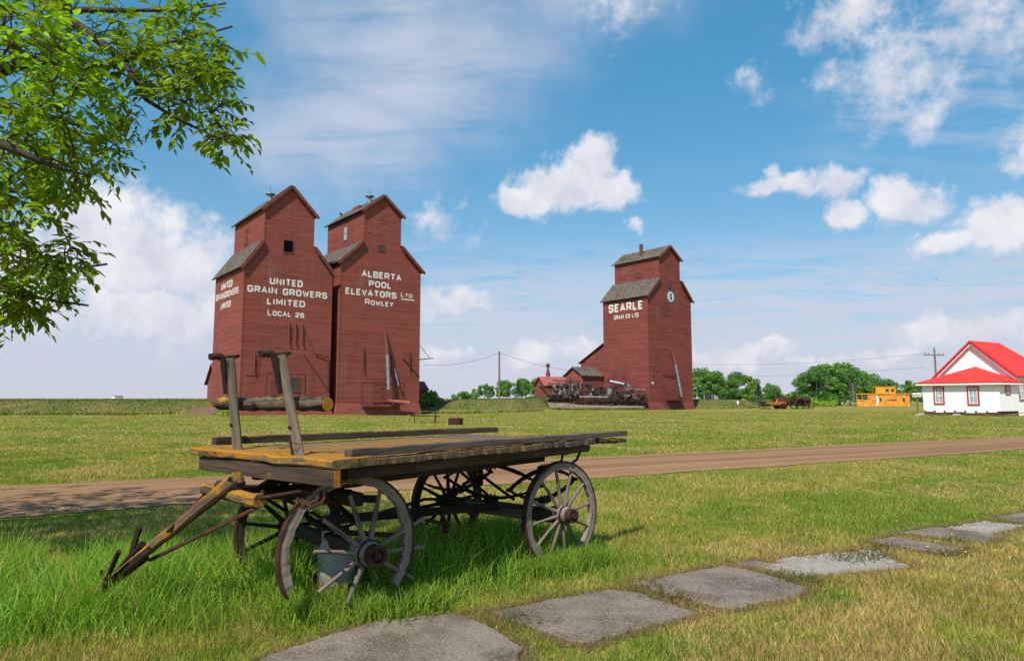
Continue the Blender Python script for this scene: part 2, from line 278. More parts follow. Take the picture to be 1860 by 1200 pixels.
# ------------------------------------------------------------------ mesh builder
class MB:
    def __init__(s): s.v = []; s.f = []; s.g = []; s.sm = []
    def add(s, vs, fs, gs=None, smooth=False):
        o = len(s.v); s.v += [tuple(p) for p in vs]; s.f += [tuple(i + o for i in f) for f in fs]
        s.g += [tuple(p) for p in (gs if gs is not None else vs)]; s.sm += [smooth] * len(fs); return s
    def box(s, x0, x1, y0, y1, z0, z1):
        v = [(x, y, z) for z in (z0, z1) for y in (y0, y1) for x in (x0, x1)]
        return s.add(v, [(0, 2, 3, 1), (4, 5, 7, 6), (0, 1, 5, 4), (2, 6, 7, 3), (0, 4, 6, 2), (1, 3, 7, 5)])
    def beam(s, p0, p1, w, h, up=(0, 0, 1), n=1, ch=.12, jit=0.0, w1=None, h1=None, seed=None):
        r = random.Random(seed if seed is not None else len(s.v) * 13 + 5)
        p0, p1 = Vector(p0), Vector(p1); d = (p1 - p0); L = d.length; d.normalize()
        x = d.cross(Vector(up)).normalized(); z = x.cross(d).normalized()
        w1 = w if w1 is None else w1; h1 = h if h1 is None else h1
        off = (r.uniform(0, 40), r.uniform(0, 9), r.uniform(0, 9)); vs = []; gs = []
        for i in range(n + 1):
            t = i / n; W = (w + (w1 - w) * t) / 2; H = (h + (h1 - h) * t) / 2; c = min(W, H) * ch * 2
            jx, jz = r.uniform(-jit, jit), r.uniform(-jit, jit)
            for a, b in ((-W + c, -H), (W - c, -H), (W, -H + c), (W, H - c), (W - c, H), (-W + c, H), (-W, H - c), (-W, -H + c)):
                a2 = a + jx + r.uniform(-jit, jit) * .5; b2 = b + jz + r.uniform(-jit, jit) * .5
                vs.append(p0 + d * (L * t) + x * a2 + z * b2); gs.append((L * t + off[0], a2 + off[1], b2 + off[2]))
        fs = [(i * 8 + k, i * 8 + (k + 1) % 8, i * 8 + 8 + (k + 1) % 8, i * 8 + 8 + k) for i in range(n) for k in range(8)]
        fs += [tuple(range(7, -1, -1)), tuple(n * 8 + k for k in range(8))]
        return s.add(vs, fs, gs)
    def tube(s, pts, rad, n=8, caps=True, smooth=True, jit=0.0):
        pts = [Vector(p) for p in pts]; rad = rad if hasattr(rad, '__len__') else [rad] * len(pts)
        r = random.Random(len(s.v) + 3); vs = []; gs = []; L = 0; px = None; off = r.uniform(0, 50)
        for i, p in enumerate(pts):
            d = (pts[min(i + 1, len(pts) - 1)] - pts[max(i - 1, 0)])
            if d.length < 1e-9: d = Vector((0, 0, 1))
            d.normalize()
            if px is None:
                a = Vector((0, 0, 1)) if abs(d.z) < .9 else Vector((1, 0, 0)); px = d.cross(a).normalized()
            px = (px - d * px.dot(d)).normalized(); py = d.cross(px)
            if i: L += (p - pts[i - 1]).length
            for k in range(n):
                a = 2 * math.pi * k / n; q = rad[i] * (1 + r.uniform(-jit, jit))
                vs.append(p + (px * math.cos(a) + py * math.sin(a)) * q); gs.append((L + off, math.cos(a) * rad[i], math.sin(a) * rad[i]))
        m = len(pts)
        fs = [(i * n + k, i * n + (k + 1) % n, i * n + n + (k + 1) % n, i * n + n + k) for i in range(m - 1) for k in range(n)]
        s.add(vs, fs, gs, smooth)
        if caps:
            s.add(vs[:n], [tuple(range(n - 1, -1, -1))], gs[:n]); s.add(vs[-n:], [tuple(range(n))], gs[-n:])
        return s
    def prism(s, poly, d0, d1, f):
        """poly: 2-d outline; f(a, b, d) -> xyz"""
        n = len(poly); vs = [f(a, b, d0) for a, b in poly] + [f(a, b, d1) for a, b in poly]
        fs = [tuple(range(n)), tuple(range(2 * n - 1, n - 1, -1))] + [(i, n + i, n + (i + 1) % n, (i + 1) % n) for i in range(n)]
        return s.add(vs, fs)
    def ring(s, c, ax, e1, r0, r1, w, a0=0, a1=360, n=40, jit=0.0):
        """flat ring (rect section r0..r1, width w along ax), arc a0..a1 measured from e1 towards ax x e1"""
        c, ax, e1 = Vector(c), Vector(ax).normalized(), Vector(e1).normalized(); e2 = ax.cross(e1); full = abs(a1 - a0) >= 359.9
        r = random.Random(9); vs = []; gs = []; m = n if full else n + 1
        for i in range(m):
            a = R(a0 + (a1 - a0) * i / n); d = e1 * math.cos(a) + e2 * math.sin(a); j = r.uniform(-jit, jit)
            for rr, ww in ((r0, -w / 2), (r1, -w / 2), (r1, w / 2), (r0, w / 2)):
                vs.append(c + d * (rr + j * (1 if rr == r0 else .3)) + ax * (ww + j * .4)); gs.append((a * r1, rr, ww))
        fs = []
        for i in range(n):
            b = i * 4; e = ((i + 1) % m) * 4
            fs += [(b + k, e + k, e + (k + 1) % 4, b + (k + 1) % 4) for k in range(4)]
        if not full: fs += [(3, 2, 1, 0), tuple(n * 4 + k for k in range(4))]
        return s.add(vs, fs, gs)
    def build(s, name, m, parent=None, smooth=None):
        me = bpy.data.meshes.new(name); me.from_pydata(s.v, [], s.f); me.update()
        at = me.attributes.new('gco', 'FLOAT_VECTOR', 'POINT'); at.data.foreach_set('vector', np.array(s.g, 'f').ravel())
        me.polygons.foreach_set('use_smooth', s.sm if smooth is None else [smooth] * len(s.f))
        me.materials.append(M[m]); o = bpy.data.objects.new(name, me); col.objects.link(o)
        if parent: o.parent = parent
        return o
def tag(o, label=None, cat=None, group=None, kind=None):
    for k, v in (('label', label), ('category', cat), ('group', group), ('kind', kind)):
        if v: o[k] = v
    return o
def empty(name, loc, rz=0.0, label=None, cat=None, group=None):
    o = bpy.data.objects.new(name, None); o.empty_display_size = .1; col.objects.link(o); o.location = loc; o.rotation_euler = (0, 0, rz)
    return tag(o, label, cat, group)
def raw_mesh(name, v, f, m, colr=None, parent=None, smooth=False):
    """numpy mesh: v (n,3); f (m,k) all faces with k corners"""
    me = bpy.data.meshes.new(name); k = f.shape[1]
    me.vertices.add(len(v)); me.vertices.foreach_set('co', v.astype('f').ravel())
    me.loops.add(f.size); me.loops.foreach_set('vertex_index', f.astype('i').ravel())
    me.polygons.add(len(f)); me.polygons.foreach_set('loop_start', np.arange(0, f.size, k, dtype='i'))
    me.polygons.foreach_set('use_smooth', np.full(len(f), smooth)); me.update()
    if colr is not None:
        at = me.attributes.new('Col', 'FLOAT_COLOR', 'POINT'); at.data.foreach_set('color', np.c_[colr, np.ones(len(colr))].astype('f').ravel())
    me.materials.append(M[m]); o = bpy.data.objects.new(name, me); col.objects.link(o)
    if parent: o.parent = parent
    return o

# ------------------------------------------------------------------ terrain
def hsh(i, j, s=0):
    n = (i * 374761393 + j * 668265263 + s * 974711) & 0x7fffffff; n = ((n ^ (n >> 13)) * 1274126177) & 0x7fffffff
    return ((n ^ (n >> 16)) & 0xffff) / 65535.0
def vnoise(x, y, s=0):
    xi, yi = np.floor(x).astype(np.int64), np.floor(y).astype(np.int64); fx, fy = x - xi, y - yi
    fx = fx * fx * (3 - 2 * fx); fy = fy * fy * (3 - 2 * fy)
    a, b, c, d = hsh(xi, yi, s), hsh(xi + 1, yi, s), hsh(xi, yi + 1, s), hsh(xi + 1, yi + 1, s)
    return (a * (1 - fx) + b * fx) * (1 - fy) + (c * (1 - fx) + d * fx) * fy
def fbm(x, y, s=0, o=4):
    t = 0; a = .5
    for k in range(o): t = t + a * vnoise(x * 2 ** k, y * 2 ** k, s + k); a *= .5
    return t / (1 - .5 ** o)
def ss(x, a, b): t = np.clip((x - a) / (b - a), 0, 1); return t * t * (3 - 2 * t)
TOE_X = np.array([-400, -60, -36, -28, -14, -4, 1, 4, 7, 24, 27, 37, 44, 52, 70, 120, 400.])
TOE_Y = np.array([66, 66, 66, 74, 80, 77, 79, 86, 108, 110, 103, 107, 122, 150, 200, 280, 420.])
def gz(x, y):
    x = np.asarray(x, float); y = np.asarray(y, float)
    toe = np.interp(x, TOE_X, TOE_Y); d = y - toe
    top = 1.38 + .14 * np.exp(-((x - 3) / 9) ** 2) - .5 * ss(x, 30, 60)
    dip = 1 - .55 * np.exp(-((x + 11.0) / 2.6) ** 2) * ss(y, 110, 80)
    h = top * ss(d, 0, 6.5) * dip + .22 * (fbm(x * .35, y * .35, 3) - .5) * ss(d, 0, 3) * ss(y, 200, 90)
    h = h - .28 * np.exp(-(((x + 10) / 7) ** 2 + ((y - 72) / 9) ** 2))
    h = h + .13 * np.exp(-(((x + 1.5) / .75) ** 2 + ((y - 5.6) / .75) ** 2)) + .04 * (fbm(x * .5, y * .5, 5) - .5) * ss(y, 11, 22) * ss(y, 60, 40)
    return h
def gz1(x, y): return float(gz(np.array([x]), np.array([y]))[0])
def axis(lo, hi, step, far, g=1.22):
    a = list(np.arange(lo, hi + 1e-6, step)); s = step
    while a[-1] < far: s *= g; a.append(a[-1] + s)
    return a
xs = axis(0, 60, .8, 5000); xs = np.array([-x for x in xs[:0:-1]] + xs)
ys = np.array([-400, -120, -50, -25, -12, -6] + axis(-3, 12, .4, 12.4, 1.0)[:-1] + list(np.arange(12.4, 130, .9)) + axis(130, 131, 1.2, 6000)[1:])
X, Y = np.meshgrid(xs, ys); Z = gz(X, Y)
nx, ny = len(xs), len(ys); ii = (np.arange(ny - 1)[:, None] * nx + np.arange(nx - 1)[None]).ravel()
tag(raw_mesh('ground', np.c_[X.ravel(), Y.ravel(), Z.ravel()], np.c_[ii, ii + 1, ii + nx + 1, ii + nx], 'ground_grass', smooth=True), kind='structure')

# road: a sheet with ragged edges 1 cm above the grass
RF = [np.array(p) for p in ((-9.23, 12.53), (-6.34, 14.27), (2.25, 18.88), (21.36, 28.78))]
RN = [np.array(p) for p in ((-6.31, 8.61), (-4.35, 10.99), (1.97, 14.57), (16.8, 22.67))]
def on(e, x): return np.interp(x, [p[0] for p in e], [p[1] for p in e])
rx = np.concatenate([np.linspace(-60, -9.5, 40), np.linspace(-9.3, 30, 260), np.linspace(31, 150, 60)])
def redge(x, far):
    k = .532; b = (17.55 if far else 13.05)
    y = b + k * x
    if not far: y = y - .35 * np.exp(-((x + 5) / 2.5) ** 2) * 0
    return y + .35 * (fbm(x * .5, x * 0 + (9 if far else 4), 8, 4) - .5) + .24 * (fbm(x * 3.5, x * 0 + (3 if far else 1), 2, 4) - .5)
rows = np.linspace(0, 1, 15); V = []; G = []
for t in rows:
    y = redge(rx, False) * (1 - t) + redge(rx, True) * t
    crown = .03 * np.sin(np.pi * t) - .018 * (np.exp(-((t - .3) / .07) ** 2) + np.exp(-((t - .7) / .07) ** 2))
    V.append(np.c_[rx, y, gz(rx, y) + .014 + crown]); G.append(np.c_[rx * .883 + y * .47, y * .883 - rx * .47, rx * 0])
n = len(rx); ii = (np.arange(14)[:, None] * n + np.arange(n - 1)[None]).ravel()
o = raw_mesh('dirt_road', np.concatenate(V), np.c_[ii, ii + 1, ii + n + 1, ii + n], 'dirt_road', smooth=True)
o.data.attributes.new('gco', 'FLOAT_VECTOR', 'POINT').data.foreach_set('vector', np.concatenate(G).astype('f').ravel())
tag(o, kind='structure')
def on_road(x, y): return (y > redge(x, False)) & (y < redge(x, True))

# ------------------------------------------------------------------ concrete walk in the foreground
SLABS = [([(-1.60, 4.05), (-1.48, 4.36), (-.89, 4.96), (-.40, 5.18), (-.23, 5.02), (.07, 4.52), (.0, 4.2)], 'grey concrete slab at the bottom edge, nearest slab of the broken walk'),
         ([(-.16, 5.27), (.32, 5.6), (.83, 5.88), (1.04, 5.77), (1.36, 5.23), (.47, 4.62), (.36, 4.66)], 'grey squarish concrete slab between the nearest slab and the rounded slab'),
         ([(1.04, 6.07), (1.99, 6.68), (2.14, 6.58), (2.40, 6.15), (2.48, 5.93), (2.31, 5.69), (1.67, 5.36), (1.53, 5.45)], 'grey concrete slab with a rounded right corner, just before the white rubble'),
         ([(2.16, 6.79), (2.41, 6.9), (2.53, 6.62), (2.27, 6.6)], 'small broken concrete piece at the left tip of the white rubble'),
         ([(3.99, 7.81), (4.37, 8.05), (4.82, 7.44), (4.37, 7.24)], 'pale narrow concrete slab right behind the near patch of rubble'),
         ([(4.59, 8.27), (5.3, 8.68), (5.65, 8.11), (5.24, 7.75)], 'pale concrete slab between the two patches of rubble'),
         ([(6.43, 9.27), (7.6, 10.0), (7.9, 9.5), (6.6, 8.87)], 'farthest concrete slab of the walk, at the right edge')]
def inpoly(px, py, poly):
    c = np.zeros(px.shape, bool); n = len(poly)
    for i in range(n):
        x0, y0 = poly[i]; x1, y1 = poly[(i + 1) % n]
        if y0 == y1: continue
        k = ((y0 > py) != (y1 > py)) & (px < (x1 - x0) * (py - y0) / (y1 - y0) + x0); c ^= k
    return c
def ragged(poly, step=.07, amp=.018, seed=1):
    r = random.Random(seed); out = []
    for i in range(len(poly)):
        a, b = Vector(poly[i]), Vector(poly[(i + 1) % len(poly)]); k = max(2, int((b - a).length / step))
        for j in range(k): p = a.lerp(b, j / k); out.append((p.x + r.uniform(-amp, amp), p.y + r.uniform(-amp, amp)))
    return out
for i, (poly, lab) in enumerate(SLABS):
    cx = sum(p[0] for p in poly) / len(poly); cy = sum(p[1] for p in poly) / len(poly)
    mb = MB(); pr = ragged(poly, seed=i); n = len(pr)
    pr = [(x + .03 * (float(vnoise(np.array([x * 4.1]), np.array([y * 4.1]), 5)[0]) - .5), y + .03 * (float(vnoise(np.array([x * 4.1]), np.array([y * 4.1]), 9)[0]) - .5)) for x, y in pr]
    ap_ = ragged([(cx + (x - cx) * 1.0 + .10 * (x - cx) / math.hypot(x - cx, y - cy), cy + (y - cy) + .10 * (y - cy) / math.hypot(x - cx, y - cy)) for x, y in poly], .06, .04, i + 40)
    tag(MB().add([(x, y, gz1(x, y) + .007) for x, y in ap_] + [(cx, cy, gz1(cx, cy) - .03)], [(k, (k + 1) % len(ap_), len(ap_)) for k in range(len(ap_))]).build('soil_fringe', 'soil'), kind='structure')
    sx, sy = rnd.uniform(-.012, .012), rnd.uniform(-.012, .012)
    zt = lambda x, y: gz1(x, y) + (.024 if i == 0 else .014) + (x - cx) * sx + (y - cy) * sy
    top = [(x, y, zt(x, y)) for x, y in pr]; mid = [(cx + (x - cx) * .985, cy + (y - cy) * .985, z + .008) for x, y, z in top]
    bot = [(x, y, z - .12) for x, y, z in top]; vs = bot + top + mid
    fs = [tuple(range(2 * n, 3 * n))] + [(k, (k + 1) % n, n + (k + 1) % n, n + k) for k in range(n)] + [(n + k, n + (k + 1) % n, 2 * n + (k + 1) % n, 2 * n + k) for k in range(n)]
    mb.add(vs, fs); tag(mb.build('concrete_slab', 'concrete'), lab, 'paving slab', 'slabs of the broken walk')
RUB = [([(2.29, 6.58), (2.7, 7.02), (3.83, 7.39), (3.75, 6.64), (2.56, 6.29)], 1300), ([(5.33, 8.61), (6.15, 9.06), (6.5, 8.8), (5.62, 8.2)], 500)]
for poly, cnt in RUB:
    mb = MB(); xs_ = [p[0] for p in poly]; ys_ = [p[1] for p in poly]
    pr = ragged(poly, .1, .05, 4); cx = sum(xs_) / len(poly); cy = sum(ys_) / len(poly)
    mb.add([(x, y, gz1(x, y) + .004) for x, y in pr] + [(cx, cy, gz1(cx, cy) + .03)], [(k, (k + 1) % len(pr), len(pr)) for k in range(len(pr))])
    for _ in range(cnt):
        x, y = rnd.uniform(min(xs_), max(xs_)), rnd.uniform(min(ys_), max(ys_))
        if not inpoly(np.array([x]), np.array([y]), poly)[0]: continue
        r = rnd.choice([.010, .012, .016, .02, .03]) * rnd.uniform(.7, 1.3); z = gz1(x, y) + .012
        p = [Vector((rnd.uniform(-1, 1), rnd.uniform(-1, 1), 0)).normalized() for _ in range(1)]
        q = [(x + r * math.cos(a) * rnd.uniform(.6, 1.1), y + r * math.sin(a) * rnd.uniform(.6, 1.1)) for a in [k * 1.2566 for k in range(5)]]
        mb.add([(a, b, z) for a, b in q] + [(x + (a - x) * .6, y + (b - y) * .6, z + r * rnd.uniform(.2, .5)) for a, b in q],
               [(k, (k + 1) % 5, 5 + (k + 1) % 5, 5 + k) for k in range(5)] + [(5, 6, 7, 8, 9)])
    tag(mb.build('crushed_rubble', 'rubble_white'), kind='stuff')

# ------------------------------------------------------------------ sign lettering: block strokes
GL = {'A': [[(0, 0), (.5, 1), (1, 0)], [(.22, .33), (.78, .33)]], 'B': [[(0, 0), (0, 1), (.8, 1), (1, .85), (1, .66), (.8, .52), (0, .52)], [(.8, .52), (1, .36), (1, .15), (.8, 0), (0, 0)]],
      'C': [[(1, .72), (1, .8), (.8, 1), (.2, 1), (0, .8), (0, .2), (.2, 0), (.8, 0), (1, .2), (1, .28)]], 'D': [[(0, 0), (0, 1), (.72, 1), (1, .78), (1, .22), (.72, 0), (0, 0)]],
      'E': [[(1, 1), (0, 1), (0, 0), (1, 0)], [(0, .5), (.8, .5)]], 'G': [[(1, .74), (1, .8), (.8, 1), (.2, 1), (0, .8), (0, .2), (.2, 0), (.8, 0), (1, .2), (1, .45), (.55, .45)]],
      'I': [[(.5, 0), (.5, 1)]], 'L': [[(0, 1), (0, 0), (1, 0)]], 'M': [[(0, 0), (0, 1), (.5, .3), (1, 1), (1, 0)]], 'N': [[(0, 0), (0, 1), (1, 0), (1, 1)]],
      'O': [[(.5, 1), (.2, 1), (0, .8), (0, .2), (.2, 0), (.8, 0), (1, .2), (1, .8), (.8, 1), (.5, 1)]], 'P': [[(0, 0), (0, 1), (.8, 1), (1, .82), (1, .62), (.8, .45), (0, .45)]],
      'R': [[(0, 0), (0, 1), (.8, 1), (1, .82), (1, .64), (.8, .47), (0, .47)], [(.55, .47), (1, 0)]],
      'S': [[(1, .74), (1, .82), (.8, 1), (.2, 1), (0, .82), (0, .68), (.2, .5), (.8, .5), (1, .32), (1, .18), (.8, 0), (.2, 0), (0, .18), (0, .26)]],
      'T': [[(0, 1), (1, 1)], [(.5, 1), (.5, 0)]], 'U': [[(0, 1), (0, .2), (.2, 0), (.8, 0), (1, .2), (1, 1)]], 'V': [[(0, 1), (.5, 0), (1, 1)]],
      'W': [[(0, 1), (.25, 0), (.5, .72), (.75, 0), (1, 1)]], 'Y': [[(0, 1), (.5, .48), (1, 1)], [(.5, .48), (.5, 0)]],
      '2': [[(0, .72), (0, .82), (.2, 1), (.8, 1), (1, .82), (1, .64), (0, .16), (0, 0), (1, 0)]], '6': [[(1, .78), (.8, 1), (.2, 1), (0, .8), (0, .2), (.2, 0), (.8, 0), (1, .2), (1, .38), (.8, .54), (0, .54)]],
      '.': [[(.5, 0), (.5, .04)]]}
WID = {'I': .34, 'M': 1.15, 'W': 1.25, '.': .3, ' ': .62, 'E': .85, 'L': .82}
def stroke(pts, t):
    n = len(pts); closed = (Vector(pts[0]) - Vector(pts[-1])).length < 1e-6 and n > 3
    Lf, Rt = [], []
    for i in range(n):
        p = Vector(pts[i])
        a = (p - Vector(pts[i - 1])).normalized() if i else ((p - Vector(pts[-2])).normalized() if closed else None)
        b = (Vector(pts[i + 1]) - p).normalized() if i < n - 1 else ((Vector(pts[1]) - p).normalized() if closed else None)
        if a is None: a = b
        if b is None: b = a
        na, nb = Vector((-a.y, a.x)), Vector((-b.y, b.x)); mm = na + nb
        if mm.length < .05: mm = na
        mm.normalize(); k = min(1 / max(mm.dot(na), .3), 1.7)
        Lf.append(p + mm * (t / 2 * k)); Rt.append(p - mm * (t / 2 * k))
    return Lf, Rt
def lettering(txt, a0, a1, z0, z1, f, parent, m='sign_white', t=.195, bigs=(), name='lettering', thick=.02):
    """letters of txt between a0..a1 along the wall and z0..z1; f(a, z, d) -> local xyz, d = distance out of the wall"""
    H = z1 - z0; T = t * H; gap = .20; ws = [(WID.get(c, 1.0) * (1.18 if i in bigs else 1)) for i, c in enumerate(txt)]
    tot = sum(ws) + gap * (len(txt) - 1); u = (a1 - a0) / tot; x = a0; mb = MB(); k = 0
    for i, c in enumerate(txt):
        if c == ' ': mb.build(name, m, parent); mb = MB()
        wd = ws[i] * u; top = z1 + (.22 * H if i in bigs else 0)
        for st in GL.get(c, []):
            th = T * (1.1 if c != '.' else 1.5); wi = max(wd - th, 0)
            pts = [(x + th / 2 + p * wi, z0 + th / 2 + q * (top - z0 - th)) for p, q in st]
            Lf, Rt = stroke(pts, th); k += 1; d0, d1 = .003, thick + .0016 * (k % 3)
            n = len(Lf); vs = [f(p[0], p[1], d) for d in (d0, d1) for p in Lf + Rt]
            fs = []
            for j in range(n - 1):
                A, B, C, D = j, j + 1, n + j + 1, n + j; o2 = 2 * n
                fs += [(A + o2, B + o2, C + o2, D + o2), (A, B, B + o2, A + o2), (D, C, C + o2, D + o2)]
            fs += [(0, n, 3 * n, 2 * n), (n - 1, 2 * n - 1, 4 * n - 1, 3 * n - 1)]; mb.add(vs, fs)
        x += wd + gap * u
    return mb.build(name, m, parent)

# ------------------------------------------------------------------ grain elevators
DF = Vector((.78, .626, 0)); RZ = math.atan2(.626, .78)
def slab(mb, p, q, y0, y1, t, over=0.0):
    """roof plane from low point p to high point q (x,z), between y0..y1; gco y runs up the slope"""
    d = Vector((q[0] - p[0], q[1] - p[1])); L = d.length; d.normalize(); n = Vector((-d.y, d.x)); n = n if n.y > 0 else -n
    p2 = Vector(p) - d * over
    c = [(p2.x, p2.y), (q[0], q[1]), (q[0] + n.x * t, q[1] + n.y * t), (p2.x + n.x * t, p2.y + n.y * t)]
    vs = [(a, y, b) for y in (y0, y1) for a, b in c]; gs = [(y, s, 0) for y in (y0, y1) for s in (0, L, L, 0)]
    mb.add(vs, [(0, 1, 2, 3), (7, 6, 5, 4), (0, 4, 5, 1), (1, 5, 6, 2), (2, 6, 7, 3), (3, 7, 4, 0)], gs)
def elevator(name, loc, label, x0, x1, c0, c1, eave, sh, ce, pk, dep, base, siding='siding_red', roofm='shingle', skirt=.4, over=.32):
    root = empty(name, loc, RZ, label, 'grain elevator', 'prairie grain elevators')
    xm = (c0 + c1) / 2
    prof = [(x0, base), (x1, base), (x1, eave), (c1, sh), (c1, ce), (xm, pk), (c0, ce), (c0, sh), (x0, eave)]
    # walls, one ring of quads plus gable caps (convex pieces)
    mb = MB()
    for (y, rev) in ((0, 0), (dep, 1)):
        for pc in ([0, 1, 2, 8], [8, 2, 3, 7], [7, 3, 4, 6], [6, 4, 5]):
            f = [(prof[k][0], y, prof[k][1]) for k in pc]; mb.add(f, [tuple(range(len(f)))[::-1] if rev else tuple(range(len(f)))])
    n = len(prof)
    for k in range(n):
        a, b = prof[k], prof[(k + 1) % n]; mb.add([(a[0], 0, a[1]), (a[0], dep, a[1]), (b[0], dep, b[1]), (b[0], 0, b[1])], [(0, 1, 2, 3)])
    mb.build('wall', siding, root)
    for p, q in (((x0, eave), (c0, sh)), ((x1, eave), (c1, sh))):
        mb = MB(); p2 = (p[0], p[1] + .03); slab(mb, p2, (q[0], q[1] + .03), -over, dep + over, .12, .42); mb.build('lower_roof', roofm, root)
        mb = MB(); slab(mb, (p[0], p[1] - .16), (q[0] , q[1] - .16), -over - .05, -over + .02, .30, .44); mb.build('rake_trim', 'trim_red', root)
    for p in ((c0, ce), (c1, ce)):
        mb = MB(); slab(mb, (p[0], p[1] + .03), (xm, pk + .03), -over, dep + over, .12, .38); mb.build('cupola_roof', roofm, root)
        mb = MB(); slab(mb, (p[0], p[1] - .16), (xm, pk - .16), -over - .05, -over + .02, .30, .40); mb.build('rake_trim', 'trim_red', root)
    for cx_, a, b in ((x0, base, eave), (x1, base, eave), (c0, sh, ce), (c1, sh, ce)):
        mb = MB(); mb.box(cx_ - .03 , cx_ + .10, -.035, .10, a, b - .02) if cx_ in (x0, c0) else mb.box(cx_ - .10, cx_ + .03, -.035, .10, a, b - .02)
        mb.build('corner_board', siding, root)
    # sloping skirt round the foot
    mb = MB(); zt = 1.05; zb = base - .3; k = skirt
    inn = [(x0 - .02, -.02), (x1 + .02, -.02), (x1 + .02, dep + .02), (x0 - .02, dep + .02)]; out = [(x0 - k, -k), (x1 + k, -k), (x1 + k, dep + k), (x0 - k, dep + k)]
    for i in range(4):
        j = (i + 1) % 4; mb.add([(out[i][0], out[i][1], zb), (out[j][0], out[j][1], zb), (inn[j][0], inn[j][1], zt), (inn[i][0], inn[i][1], zt)], [(0, 1, 2, 3)])
    mb.build('skirt', siding, root)
    return root
F = lambda a, z, d: (a, -d, z)                       # on the gable wall
def panel(root, name, x0, x1, z0, z1, m='siding_worn', d=.05, fr=.1, fm='trim_red', pane='trim_red'):
    mb = MB(); mb.box(x0, x1, -d, -.004, z0, z1); p = mb.build(name, m, root)
    if fr:
        f = MB(); e = d + .03
        f.box(x0 - fr, x1 + fr, -e, -.003, z1, z1 + fr); f.box(x0 - fr, x1 + fr, -e - .002, -.003, z0 - fr, z0); f.box(x0 - fr, x0, -e + .002, -.003, z0, z1); f.box(x1, x1 + fr, -e + .002, -.003, z0, z1)
        f.build('frame', fm, p)
    return p
def pipe(root, name, pts, r, m='iron_rust', n=8): return MB().tube(pts, r, n).build(name, m, root)

# --- left elevator
E1 = elevator('grain_elevator', (-.3976 * 64, 64, 0), 'leftmost tall red grain elevator lettered UNITED GRAIN GROWERS LIMITED LOCAL 26', 0, 8.85, 1.75, 6.75, 14.3, 16.85, 20.15, 22.65, 9.4, -.1)
lettering('UNITED', 2.45, 5.75, 12.62, 13.30, F, E1); lettering('GRAIN GROWERS', .35, 8.35, 11.68, 12.34, F, E1)
lettering('LIMITED', 2.25, 6.05, 10.62, 11.26, F, E1); lettering('LOCAL 26', 2.35, 6.0, 9.56, 10.06, F, E1, bigs=(0,))
FL = lambda a, z, d: (-d, 9.4 - a, z)                # on the left wall, reading from the far end
lettering('UNITED', 2.2, 5.9, 12.62, 13.30, FL, E1); lettering('GRAINGROWERS', .4, 7.9, 11.68, 12.34, FL, E1, t=.16); lettering('LIMITED', 2.3, 5.6, 10.62, 11.26, FL, E1)
panel(E1, 'open_hatch', 3.7, 4.62, 16.0, 17.15, 'painted_hatch_shade', .03, .08, 'trim_red')  # solid panel, no real hole: the dark interior is put in by colour
def left_window(root, x, y0, y1, z0, z1, m, fm, fr=.08):
    mb = MB(); mb.box(x - .05, x - .004, y0, y1, z0, z1); p = mb.build('window', m, root); f = MB()
    f.box(x - .08, x - .003, y0 - fr, y1 + fr, z1, z1 + fr); f.box(x - .082, x - .003, y0 - fr, y1 + fr, z0 - fr, z0)
    f.box(x - .078, x - .003, y0 - fr, y0, z0, z1); f.box(x - .078, x - .003, y1, y1 + fr, z0, z1); f.box(x - .076, x - .052, y0, y1, (z0 + z1) / 2 - .03, (z0 + z1) / 2 + .03)
    f.build('frame', fm, p)
left_window(E1, 1.75, 5.0, 5.8, 17.4, 18.9, 'siding_worn', 'trim_red')
for s_ in (4.45, 5.1, 5.78):
    pipe(E1, 'grain_chute', [(s_, -.06, 9.05), (s_, -.16, 8.7), (s_, -.16, 7.3), (s_ - .12, -.3, 7.1)], .07, 'trim_red')
panel(E1, 'wall_panel', .55, 1.75, 3.75, 5.9, 'siding_red', .05, 0); pipe(E1, 'grain_chute', [(1.22, -.1, 5.85), (1.22, -.2, 5.5), (1.2, -.2, 4.3), (1.05, -.35, 4.15)], .07, 'trim_red')
panel(E1, 'door_surround', 2.5, 6.15, .9, 3.95, 'siding_red', .06, .12)
mb = MB(); mb.box(2.85, 4.0, -.12, -.062, .9, 3.35); d = mb.build('door', 'trim_red', E1); MB().box(2.7, 2.85, -.14, -.062, .9, 3.5).box(4.0, 4.15, -.14, -.062, .9, 3.5).box(2.85, 4.0, -.142, -.062, 3.35, 3.5).build('frame', 'siding_red', d)
mb = MB(); mb.box(4.85, 5.65, -.1, -.062, 2.3, 3.55); d = mb.build('window', 'glass_dark', E1)
f = MB(); f.box(4.75, 5.75, -.13, -.062, 3.55, 3.67).box(4.75, 5.75, -.132, -.062, 2.18, 2.3).box(4.75, 4.85, -.128, -.062, 2.3, 3.55).box(5.65, 5.75, -.128, -.062, 2.3, 3.55)
for i in (1, 2): f.box(4.85 + .8 * i / 3 - .02, 4.85 + .8 * i / 3 + .02, -.12, -.1, 2.3, 3.55)
f.box(4.85, 5.65, -.122, -.1, 2.9, 2.95); f.build('frame', 'trim_red', d)
pipe(E1, 'brace_rod', [(6.1, -.08, 5.85), (8.8, -.08, 2.2)], .03); pipe(E1, 'brace_rod', [(6.1, -.05, 8.2), (7.6, -.05, 5.5)], .02)
pipe(E1, 'vent_pipe', [(7.2, -.12, 6.05), (8.55, -.2, 5.72), (8.68, -.16, 5.5), (8.7, -.12, 2.3)], .05)
